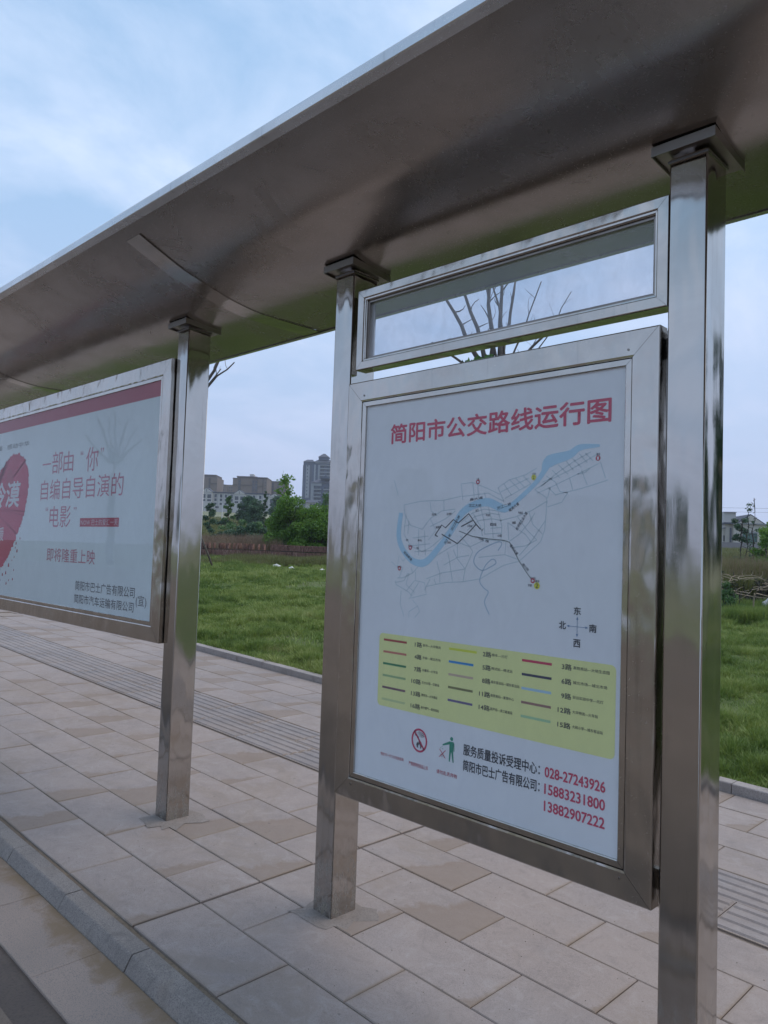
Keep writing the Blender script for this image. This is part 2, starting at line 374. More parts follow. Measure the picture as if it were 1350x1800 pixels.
# base sheet under the paving
pav = sheet('pavement', np.linspace(-60, 12, 60), np.array([-.67, 0.5, 1.5, 2.5, 3.27]), -.012, M_BED)
pav_root = bpy.data.objects.new('paving', None)   # replaced below
bpy.data.objects.remove(pav_root)

PX, PY = .61275, .31571
def slab_mesh(lx, ly, mat, name, h=.03, g=.0022, c=.0035):
    a, b = lx/2-g, ly/2-g
    m = MB()
    lo = [(-a,-b,-h),(a,-b,-h),(a,b,-h),(-a,b,-h)]; mid = [(-a,-b,-c),(a,-b,-c),(a,b,-c),(-a,b,-c)]
    up = [(-a+c,-b+c,0),(a-c,-b+c,0),(a-c,b-c,0),(-a+c,b-c,0)]
    m.add(lo+mid+up, [(8,9,10,11)]+[(i,(i+1)%4,4+(i+1)%4,4+i) for i in range(4)]+[(4+i,4+(i+1)%4,8+(i+1)%4,8+i) for i in range(4)])
    return m.mesh(name, mat)
SM = {}
def lay(parent, name, x, y, z, lx, ly, mat, jit=True):
    key = (round(lx, 3), round(ly, 3), mat.name)
    if key not in SM: SM[key] = slab_mesh(lx, ly, mat, name)
    o = link(name, SM[key], parent)
    dz = random.uniform(-.0016, .0016) if jit else 0
    o.location = (x, y, gzf(x, 1)+z+dz)
    o.rotation_euler = (random.uniform(-.003, .003) if jit else 0, TH*(1 if -20 < x < 9 else 0)+(random.uniform(-.002, .002) if jit else 0), random.uniform(-.0025, .0025))
    return o
rows = []      # (y centre, depth, phase)
for k in range(6): rows.append((-.0157-2*PY+(k+.5)*PY, PY, k % 2))
y0t = 1.2785; TW = .3225
yb = y0t+2*TW
nback = 4; bw = (3.243-yb)/nback
for k in range(nback): rows.append((yb+(k+.5)*bw, bw, k % 2))
EXP = -.3555                                     # wide expansion joint
stuff_v = MB()
for yc, ly, ph in rows:
    xa = -.3555 if ph == 0 else -.0492
    for k in range(-34, 9):
        a = xa+k*PX; b = a+PX
        segs = [(a, b)]
        if yc < 1.25:
            if a < EXP-.01 < EXP+.01 < b: segs = [(a, EXP-.006), (EXP+.006, b)]
            elif abs(a-EXP) < .01: segs = [(a+.006, b)]
            elif abs(b-EXP) < .01: segs = [(a, b-.006)]
        for s0, s1 in segs:
            xc = (s0+s1)/2
            ly2 = ly
            yc2 = yc
            if xc > -10.5: lay(pav, 'paving_slab', xc, yc2, 0, s1-s0, ly2, M_TILE)
            else:
                g = .0025; z0 = gzf(xc, 1)
                for zz in ((-.03),): stuff_v.box(s0+g, s1-g, yc-ly/2+g, yc+ly/2-g, z0-.02, z0)
o = stuff_v.build('distant_paving_slabs', M_TILE, pav); tag(o, kind='stuff')
# tactile strip: slabs with four raised bars
def tactile_mesh(lx, ly):
    m = MB(); a, b, g = lx/2, ly/2, .0022
    m.box(-a+g, a-g, -b+g, b-g, -.03, -.004)
    for k in range(4):
        yc = -b+(k+.5)*ly/4; w0, w1 = .026, .017
        m.add([(-a+.006, yc-w0, -.004), (a-.006, yc-w0, -.004), (a-.006, yc+w0, -.004), (-a+.006, yc+w0, -.004),
               (-a+.012, yc-w1, .0035), (a-.012, yc-w1, .0035), (a-.012, yc+w1, .0035), (-a+.012, yc+w1, .0035)],
              [(4,5,6,7), (0,1,5,4), (1,2,6,5), (2,3,7,6), (3,0,4,7)])
    return m.mesh('tactile_slab', M_TACT)
tm = tactile_mesh(PX, TW)
tfar = MB()
for r in range(2):
    yc = y0t+(r+.5)*TW
    for k in range(-34, 9):
        xc = -.0492+(.5 if r == 0 else .08)*PX+k*PX
        if xc > -10.5:
            o = link('tactile_slab', tm, pav, (xc, yc, gzf(xc, 1)+random.uniform(-.001, .001)), (0, TH, random.uniform(-.002, .002)))
        else:
            z0 = gzf(xc, 1)
            tfar.box(xc-PX/2+.003, xc+PX/2-.003, yc-TW/2+.003, yc+TW/2-.003, z0-.02, z0-.004)
            for q in range(4):
                yy = yc-TW/2+(q+.5)*TW/4; tfar.box(xc-PX/2+.006, xc+PX/2-.006, yy-.022, yy+.022, z0-.004, z0+.003)
tag(tfar.build('distant_tactile_slabs', M_TACT, pav), kind='stuff')
# mud strip between kerb and slabs, silt in the expansion joint
def strip(name, x0, x1, y0, y1, off, mat, parent, n=40, wob=0.0):
    xs = np.linspace(x0, x1, n); m = MB()
    for i, x in enumerate(xs):
        w0 = random.uniform(-wob, wob); w1 = random.uniform(-wob, wob)
        m.v += [(x, y0+w0, gzf(x, 1)+off), (x, y1+w1, gzf(x, 1)+off)]
    m.f = [(2*i, 2*i+2, 2*i+3, 2*i+1) for i in range(n-1)]
    return m.build(name, mat, parent)
strip('mud_joint', -20, 8, -.668, -.648, -.0085, M_MUD, pav, 90)
strip('silt_joint', EXP-.008, EXP+.008, -.64, 1.24, -.0075, M_WET, pav, 2)

# ------------------------------------------------------------------ street kerb
kerb = sheet('kerb_bed', np.linspace(-20, 8, 57), np.array([-.79, -.66]), -.055, M_MUD)
tag(kerb, 'grey granite kerb along the edge of the road')
kerb.name = 'kerb'
def kerb_stone(L):
    prof = [(-.672, -.09), (-.672, -.003), (-.675, 0), (-.742, 0), (-.747, -.002), (-.752, -.008), (-.779, -.058), (-.779, -.09)]
    m = MB(); g = .0025
    m.xprism([(y+.72, z) for y, z in prof][::-1], -L/2+g, L/2-g)
    return m.mesh('kerb_stone', M_KERB)
KL = .6075; km = kerb_stone(KL)
for k in range(-26, 14):
    xc = -.7665+KL/2+k*KL
    link('kerb_stone', km, kerb, (xc, -.72+random.uniform(-.002, .002), gzf(xc, 0)+.002+random.uniform(-.002, .002)), (0, TH, random.uniform(-.003, .003)))
# gutter slabs below the kerb
gut = sheet('gutter', np.linspace(-20, 8, 57), np.array([-1.075, -.775]), -.064, M_WET); tag(gut, 'worn pale gutter slabs beside the kerb, muddy along one edge')
gm = None
for k in range(-26, 14):
    GL = .6075; xc = -.34+GL*k-GL/2
    key = 'g'
    if gm is None:
        gm = slab_mesh(GL, .268, M_GUT, 'gutter_slab', .03, .0012, .002)
    link('gutter_slab', gm, gut, (xc, -.915, gzf(xc, 0)-.052+random.uniform(-.001, .001)), (.012+random.uniform(-.003, .003), TH, random.uniform(-.002, .002)))
# dried mud that spreads from the kerb foot
# ------------------------------------------------------------------ lawn kerb
lk = sheet('lawn_kerb', np.linspace(-40, 10, 60), np.array([3.25, 3.39]), -.005, M_MUD); tag(lk, 'low pale stone kerb between pavement and lawn')
m = MB(); LL = .535; g = .003
m.xprism([(y, z) for y, z in [(-.055, -.04), (-.055, .062), (-.050, .068), (.050, .068), (.055, .062), (.055, -.04)]][::-1], -LL/2+g, LL/2-g)
lkm = m.mesh('lawn_kerb_stone', M_KERB2)
for k in range(-45, 26):
    xc = -4.28+LL*k+LL/2
    link('lawn_kerb_stone', lkm, lk, (xc, 3.303+random.uniform(-.003, .003), gzf(xc, 0)+random.uniform(-.003, .003)), (0, TH if -20 < xc < 9 else 0, random.uniform(-.006, .006)))

# ------------------------------------------------------------------ grass
def vnoise(x, y, s, seed=0):
    "smooth value noise on a grid, vectorised"
    x = x*s+seed*17.3; y = y*s+seed*9.1; xi = np.floor(x); yi = np.floor(y); fx = x-xi; fy = y-yi
    fx = fx*fx*(3-2*fx); fy = fy*fy*(3-2*fy)
    def h(a, b): v = np.sin(a*127.1+b*311.7+seed)*43758.5453; return v-np.floor(v)
    return (h(xi, yi)*(1-fx)+h(xi+1, yi)*fx)*(1-fy)+(h(xi, yi+1)*(1-fx)+h(xi+1, yi+1)*fx)*fy
def blades(n, pts, hgt, wid, lean, lumpf=True):
    x, y = pts[:, 0], pts[:, 1]
    z = gz(x, y)+.04+(lump(x, y) if lumpf else 0)
    a = RNG.uniform(0, 2*np.pi, n); la = a+RNG.normal(0, .8, n); ln = np.abs(RNG.normal(0, 1, n))*lean
    bx, by = np.cos(a)*wid, np.sin(a)*wid
    tx, ty = np.cos(la+1.57)*ln*hgt, np.sin(la+1.57)*ln*hgt
    V = np.empty((n, 3, 3)); V[:, 0] = np.stack([x-bx, y-by, z], 1); V[:, 1] = np.stack([x+bx, y+by, z], 1); V[:, 2] = np.stack([x+tx, y+ty, z+hgt], 1)
    return V.reshape(-1, 3), np.arange(3*n).reshape(-1, 3)
def scatter_sector(n, u0, u1, d0, d1, pw):
    u = RNG.uniform(u0, u1, n); d = d0*(d1/d0)**(RNG.uniform(0, 1, n)**pw)
    q = np.array(CAM)[None, :]+(np.array(fwd)[None, :]+np.array(rgt)[None, :]*((u-675)/1345.62)[:, None])*d[:, None]
    return q[:, :2], d
VS, FS, k0 = [], [], 0
for n, u0_, u1_, d0_, d1_ in ((210000, 300, 640, 6.2, 33), (80000, 1235, 1480, 4.6, 17), (60000, 560, 1300, 4.6, 20), (70000, -100, 330, 9, 45), (40000, 1450, 3200, 3.5, 16)):
    p, d = scatter_sector(n, u0_, u1_, d0_, d1_, .8)
    cl = vnoise(p[:, 0], p[:, 1], 3.2, 1)*.6+vnoise(p[:, 0], p[:, 1], 9, 2)*.4
    bare = vnoise(p[:, 0], p[:, 1], .8, 3)
    ok = (p[:, 1] > 3.355+.02*RNG.random(len(p)))&(bare+RNG.normal(0, .07, len(p)) > .17)
    # the bare patch beside the pavement on the right of the shelter
    ok &= ~((np.hypot((p[:, 0]+.55)/.9, (p[:, 1]-5.4)/.45)+RNG.normal(0, .12, len(p))) < .6)
    p, d, cl = p[ok], d[ok], cl[ok]
    t_ = sstep(.42, .72, cl); h = (.022+.095*t_+.03*RNG.random(len(p))**3)*(1+.01*d)
    V, F = blades(len(p), p, h, .0022+.00055*d, .75)
    VS.append(V); FS.append(F+k0); k0 += len(V)
gm_ = np_mesh('grass', np.concatenate(VS), np.concatenate(FS), M_GRASS)
grass = tag(link('grass', gm_), 'short uneven green lawn grass behind the pavement', 'grass', kind='stuff')
# taller tufts and weeds at the edges
def tuft_patch(name, label, spots, mat, hh, n_each, w=.004):
    Vs, Fs, k = [], [], 0
    for x, y, r, sc in spots:
        n = n_each; a = RNG.uniform(0, 2*np.pi, n); rr = r*np.sqrt(RNG.random(n))
        p = np.stack([x+np.cos(a)*rr, y+np.sin(a)*rr], 1)
        V, F = blades(n, p, hh*sc*(.45+.55*RNG.random(n)), w*sc*(1+0*a), .55, False); Vs.append(V); Fs.append(F+k); k += len(V)
    return tag(link(name, np_mesh(name, np.concatenate(Vs), np.concatenate(Fs), mat)), label, 'weeds', kind='stuff')
tuft_patch('weeds', 'single taller weeds among the lawn grass by the low kerb', [(-4.6+random.uniform(-2.5, 2), 3.5+abs(random.gauss(0, .5)), .10, random.uniform(.6, 1.2)) for _ in range(40)]+[(.3+random.uniform(-1, .8), 3.6+abs(random.gauss(0, .8)), .08, random.uniform(.6, 1.2)) for _ in range(14)], M_WEED, .13, 14, .003)

# loose grit and crumbs of dried mud on the slabs
m = MB()
for i in range(900):
    if i < 600: x, y = random.uniform(-4, 2.4), random.uniform(-.64, 1.2)
    else: x, y = random.uniform(-2.5, 2.0), random.gauss(-.70, .05)
    if i % 3 == 0: y = random.choice([-.331, -.016, .3, .616, .932])+random.gauss(0, .008)
    r = random.uniform(.001, .0032); z = gzf(x, 1)+.0003
    a = random.uniform(0, 6.28); P3 = [(x+r*math.cos(a+k*2.09)*random.uniform(.7, 1.3), y+r*math.sin(a+k*2.09), z) for k in range(3)]
    m.add(P3+[(x, y, z+r*.9)], [(0,1,3), (1,2,3), (2,0,3)])
tag(m.build('grit', M_MUD, None), 'scattered grit and dried mud crumbs on the paving slabs', 'grit', kind='stuff')
# ------------------------------------------------------------------ bus shelter
H = 2.778; W_, D_ = .1165, .1435
L1, L2 = 1.3668, 1.5365
shelter = thing('bus_shelter', 'stainless steel bus shelter with square posts and a long curved canopy', 'bus shelter', (0, 0, 0))
posts = [-5.52, -L1, 0.0, L2, 4.45]
for x in posts:
    m = MB(); z0 = gzf(x+W_/2, 0)-.01
    m.bevbox(x, x+W_, 0, D_, z0, H, .0055); po = m.build('post', M_POST, shelter, True)
    # flat-shade big faces, smooth the rounded edges
    mod = po.modifiers.new('n', 'WEIGHTED_NORMAL'); mod.keep_sharp = True
    c = MB(); ya_, yb_ = -.042, D_+.042
    za_, zb_ = 2.810, 2.7885
    c.xprism([(ya_, za_-.019), (yb_, zb_-.017), (yb_, zb_), (ya_, za_)][::-1], x-.036, x+W_+.036)
    c.xprism([(ya_-.003, za_-.028), (ya_, za_-.028), (ya_, za_+.002), (ya_-.003, za_+.002)][::-1], x-.039, x+W_+.039)
    for xx in (x-.039, x+W_+.0362): c.xprism([(ya_+.0002, za_-.028), (yb_, zb_-.026), (yb_, zb_+.001), (ya_+.0002, za_+.002)][::-1], xx, xx+.0028)
    c.box(x-.004, x+W_+.004, -.005, D_+.005, 2.764, 2.7715)
    c.build('cap_plate', M_CAP, shelter)
    # mortar smeared round the foot
    pts = []
    for k in range(22):
        a = 2*math.pi*k/22; r = 1.15+random.uniform(-.25, .45)
        pts.append((x+W_/2+math.copysign(abs(math.cos(a))**.6, math.cos(a))*.115*r+.02, D_/2+math.copysign(abs(math.sin(a))**.6, math.sin(a))*.12*r))
    mm = MB(); n = len(pts); cxm = (x+W_/2, D_/2)
    mm.v = [(px_, py_, gzf(px_, 0)+.0015) for px_, py_ in pts]+[(cxm[0]+(px_-cxm[0])*.55, cxm[1]+(py_-cxm[1])*.55, gzf(px_, 0)+.006) for px_, py_ in pts]
    mm.f = [(i, (i+1) % n, n+(i+1) % n, n+i) for i in range(n)]+[tuple(range(n, 2*n))]
    mm.build('mortar_patch', M_MORTAR, pav)
# canopy: curved underside, swept along x, in 3 m bays
PROF = [(-.625, 3.022), (-.57, 2.997), (-.52, 2.975), (-.44, 2.940), (-.34, 2.899), (-.26, 2.875), (-.19, 2.855), (-.127, 2.838), (-.057, 2.820), (.02, 2.806), (.085, 2.797), (.15, 2.792), (.25, 2.7905), (.40, 2.790), (.575, 2.790)]
def smooth_prof(P, n=6):
    out = []
    for i in range(len(P)-1):
        p0, p1, p2, p3 = P[max(i-1, 0)], P[i], P[i+1], P[min(i+2, len(P)-1)]
        for k in range(n):
            t = k/n
            out.append(tuple(.5*((2*p1[j])+(-p0[j]+p2[j])*t+(2*p0[j]-5*p1[j]+4*p2[j]-p3[j])*t*t+(-p0[j]+3*p1[j]-3*p2[j]+p3[j])*t**3) for j in (0, 1)))
    return out+[P[-1]]
SP = smooth_prof(PROF, 4)
SEAMS = [-6.8, -3.80, -.765, 2.24, 5.24]
for a, b in zip(SEAMS[:-1], SEAMS[1:]):
    m = MB(); xs = np.linspace(a+.002, b-.002, 16); n = len(SP)
    for x in xs:
        for y, z in SP: m.v.append((x, y, z+.0014*math.sin(x*2.1+y*5)+.0010*math.sin(x*5.3+1)*math.cos(y*7)))
    m.f = [(i*n+j, i*n+j+1, (i+1)*n+j+1, (i+1)*n+j) for i in range(len(xs)-1) for j in range(n-1)]
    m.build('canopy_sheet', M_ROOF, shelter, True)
x0_, x1_ = SEAMS[0], SEAMS[-1]
# upper skin
up_ = [(y, z+.03+.07*math.sin(math.pi*min(1, max(0, (y+.62)/1.2)))) for y, z in SP[::4]]
m = MB(); n = len(up_)
for x in (x0_, x1_): m.v += [(x, y, z) for y, z in up_]
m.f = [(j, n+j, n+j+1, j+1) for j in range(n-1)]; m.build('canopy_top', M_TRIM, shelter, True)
# edge trims: a rounded front nosing, an inner flange, a thin rear trim
def arc(cy, cz, r, a0, a1, k): return [(cy+r*math.cos(math.radians(a0+(a1-a0)*i/k)), cz+r*math.sin(math.radians(a0+(a1-a0)*i/k))) for i in range(k+1)]
nose = arc(-.640, 3.064, .013, 90, 180, 5)+[(-.653, 3.034), (-.650, 3.0295), (-.602, 3.0085), (-.600, 3.050), (-.62, 3.077)]
MB().xprism(nose[::-1], x0_, x1_).build('front_nosing', M_TRIM, shelter, False)
MB().xprism([(-.622, 3.0165), (-.570, 2.9925), (-.5685, 2.9965), (-.62, 3.022)], x0_, x1_).build('front_flange', M_ROOF, shelter)
MB().xprism([(.560, 2.785), (.585, 2.785), (.587, 2.812), (.575, 2.815), (.574, 2.7885), (.560, 2.7885)][::-1], x0_, x1_).build('rear_trim', M_TRIM, shelter)
# polished cover strips over the seams
for s in SEAMS[1:-1]:
    m = MB(); q = [p for p in SP if -.575 < p[0] < .56]; n = len(q); w = .125
    for x, dz in ((s+.003, -.0008), (s+.003, -.006), (s-w+.003, -.006), (s-w+.003, -.0008)):
        m.v += [(x, y, z+dz) for y, z in q]
    m.f = [(k*n+j, k*n+j+1, (k+1)*n+j+1, (k+1)*n+j) for k in range(3) for j in range(n-1)]
    for k_, (xa_, xb_, za_, zb_) in enumerate(()): pass
    o = m.build('seam_strip', M_STRIP, shelter); o.data.polygons.foreach_set('use_smooth', [False]*(n-1)+[False]*(2*(n-1)))

# ------------------------------------------------------------------ framed boards
def frame(parent, x0, x1, z0, z1, prof, mat, name='frame_rail'):
    "four mitred rails; prof = closed list of (inset, y)"
    def corners(a): return [(x0+a, z0+a), (x1-a, z0+a), (x1-a, z1-a), (x0+a, z1-a)]
    n = len(prof)
    for i in range(4):
        j = (i+1) % 4; m = MB(); e = .0007
        for c in (i, j):
            for a, y in prof:
                x, z = corners(a)[c]
                # pull the ends apart a hair so the mitre reads as a joint
                s = 1 if c == i else -1
                if i == 0: x += s*e
                if i == 2: x -= s*e
                if i == 1: z += s*e
                if i == 3: z -= s*e
                m.v.append((x, y, z))
        m.f = [tuple(range(n)), tuple(range(2*n-1, n-1, -1))]+[(k, n+k, n+(k+1) % n, (k+1) % n) for k in range(n)]
        m.build(name, mat, parent)
def rrect(x0, x1, z0, z1, r, k=6):
    pts = []
    for cx_, cz_, a0 in ((x1-r, z0+r, -90), (x1-r, z1-r, 0), (x0+r, z1-r, 90), (x0+r, z0+r, 180)):
        for i in range(k+1):
            a = math.radians(a0+90*i/k); pts.append((cx_+r*math.cos(a), cz_+r*math.sin(a)))
    return pts
def flat(name, polys, y, col, parent):
    m = MB()
    for P in polys:
        k = len(m.v); m.v += [(x, y, z) for x, z in P]; m.f.append(tuple(range(k, k+len(P))))
    return m.build(name, ink(col), parent)
def flat3(name, tris, y, col, parent): return flat(name, tris, y, col, parent)
def line_polys(pts, w):
    out = []; w = w if hasattr(w, '__len__') else [w]*len(pts)
    P = [Vector(p) for p in pts]; N = []
    for i in range(len(P)):
        d = (P[min(i+1, len(P)-1)]-P[max(i-1, 0)]); d.normalize(); N.append(Vector((-d.y, d.x)))
    for i in range(len(P)-1):
        a, b = P[i], P[i+1]; out.append([tuple(a-N[i]*w[i]/2), tuple(b-N[i+1]*w[i+1]/2), tuple(b+N[i+1]*w[i+1]/2), tuple(a+N[i]*w[i]/2)])
    return out
def catmull(pts, n=6): return smooth_prof([tuple(p) for p in pts], n)
TEXT_CACHE = []
def lettering(text, x0, x1, z0, z1, y, col, parent, bold=0.0, shear=0.0, name='lettering', vertical_fit=True, ang=None):
    c = bpy.data.curves.new(name, 'FONT'); c.body = text; c.shear = shear; c.resolution_u = 3; c.fill_mode = 'BOTH'
    o = bpy.data.objects.new(name, c); COL.objects.link(o)
    dg = bpy.context.evaluated_depsgraph_get(); me = bpy.data.meshes.new_from_object(o.evaluated_get(dg))
    bpy.data.objects.remove(o); bpy.data.curves.remove(c)
    n = len(me.vertices); co = np.zeros(n*3); me.vertices.foreach_get('co', co); co = co.reshape(-1, 3)
    mn, mx = co.min(0), co.max(0)
    if ang is None:
        X = x0+(co[:, 0]-mn[0])/(mx[0]-mn[0])*(x1-x0); Z = z0+(co[:, 1]-mn[1])/(mx[1]-mn[1])*(z1-z0)
    else:                                   # text along a slanted line x0,z0 -> x1,z1 with height ang
        L = math.hypot(x1-x0, z1-z0); ux, uz = (x1-x0)/L, (z1-z0)/L
        s = (co[:, 0]-mn[0])/(mx[0]-mn[0])*L; t = ((co[:, 1]-mn[1])/(mx[1]-mn[1])-.5)*ang
        X = x0+ux*s-uz*t; Z = z0+uz*s+ux*t
    hgt = (z1-z0) if ang is None else ang
    me.calc_loop_triangles(); T = np.zeros(len(me.loop_triangles)*3, dtype=np.int32); me.loop_triangles.foreach_get('vertices', T); T = T.reshape(-1, 3)
    nb_ = 0 if bold <= 0 else (4 if bold < .01 else 8); r_ = bold*hgt*1.25
    offs = [(0, 0)]+[(r_*math.cos(2*math.pi*i/nb_), r_*math.sin(2*math.pi*i/nb_)) for i in range(nb_)]
    Vs_ = np.concatenate([np.stack([X+ox, np.full(n, y-.000012*i), Z+oz], 1) for i, (ox, oz) in enumerate(offs)])
    Fs_ = np.concatenate([T+n*i for i in range(len(offs))])
    bpy.data.meshes.remove(me)
    return link(name, np_mesh(name, Vs_, Fs_, ink(col)), parent)

# --- route map board
YF = -.0298
RED = (.60, .055, .115); BLACK = (.035, .035, .045)
board = thing('route_map_board', 'steel framed city bus route map with red title and yellow legend between two posts', 'sign board', (0, 0, 0))
bx0, bx1, bz0, bz1 = .1385, 1.5268, .5345, 2.2624
railp = [(0, .022), (0, YF+.005), (.0015, YF+.0015), (.005, YF), (.080, YF), (.0865, YF+.0015), (.0875, YF+.004), (.0885, YF+.012), (.0885, .022)]
frame(board, bx0, bx1, bz0, bz1, railp, M_RAIL)
lip = [(.0895, .01), (.0895, YF+.0045), (.0905, YF+.0035), (.108, YF+.0035), (.110, YF+.005), (.110, YF+.0135), (.106, .01)]
frame(board, bx0, bx1, bz0, bz1, lip, M_RAIL, 'glazing_bead')
MB().box(bx0+.004, bx1-.004, .023, .085, bz0+.004, bz1-.004).build('back_box', M_TRIM, board)
for z in (bz0+.06, bz1-.05):
    for xa, xb in ((W_, bx0+.003), (bx1-.003, L2)): MB().box(xa, xb, .06, .08, z-.03, z+.03).build('bracket', M_RAIL, board)
# small screws near the frame corners
for sx in (bx0+.10, bx1-.10):
    for sz in (bz0+.062, bz1-.062):
        MB().tube([(sx, YF+.0005, sz), (sx, YF-.0018, sz)], .004, 10).build('screw', M_CAP, board)
M_POSTER = print_mat('poster_paper', (.80, .79, .81), .4)
poster = MB().box(bx0+.10, bx1-.10, -.0165, -.012, bz0+.10, bz1-.10).build('poster', M_POSTER, board)
YP = -.0168
lettering('简阳市公交路线运行图', .392, 1.365, 1.985, 2.063, YP-.0004, RED, poster, .020)
RIVER = [(0.463,1.705),(0.454,1.62),(0.474,1.567),(0.523,1.522),(0.575,1.509),(0.614,1.522),(0.661,1.567),(0.707,1.615),(0.743,1.662),(0.778,1.705),(0.831,1.73),(0.892,1.738),(0.944,1.719),(0.973,1.714),(1.017,1.742),(1.087,1.797),(1.12,1.835),(1.142,1.87),(1.219,1.888),(1.258,1.909),(1.328,1.91)]
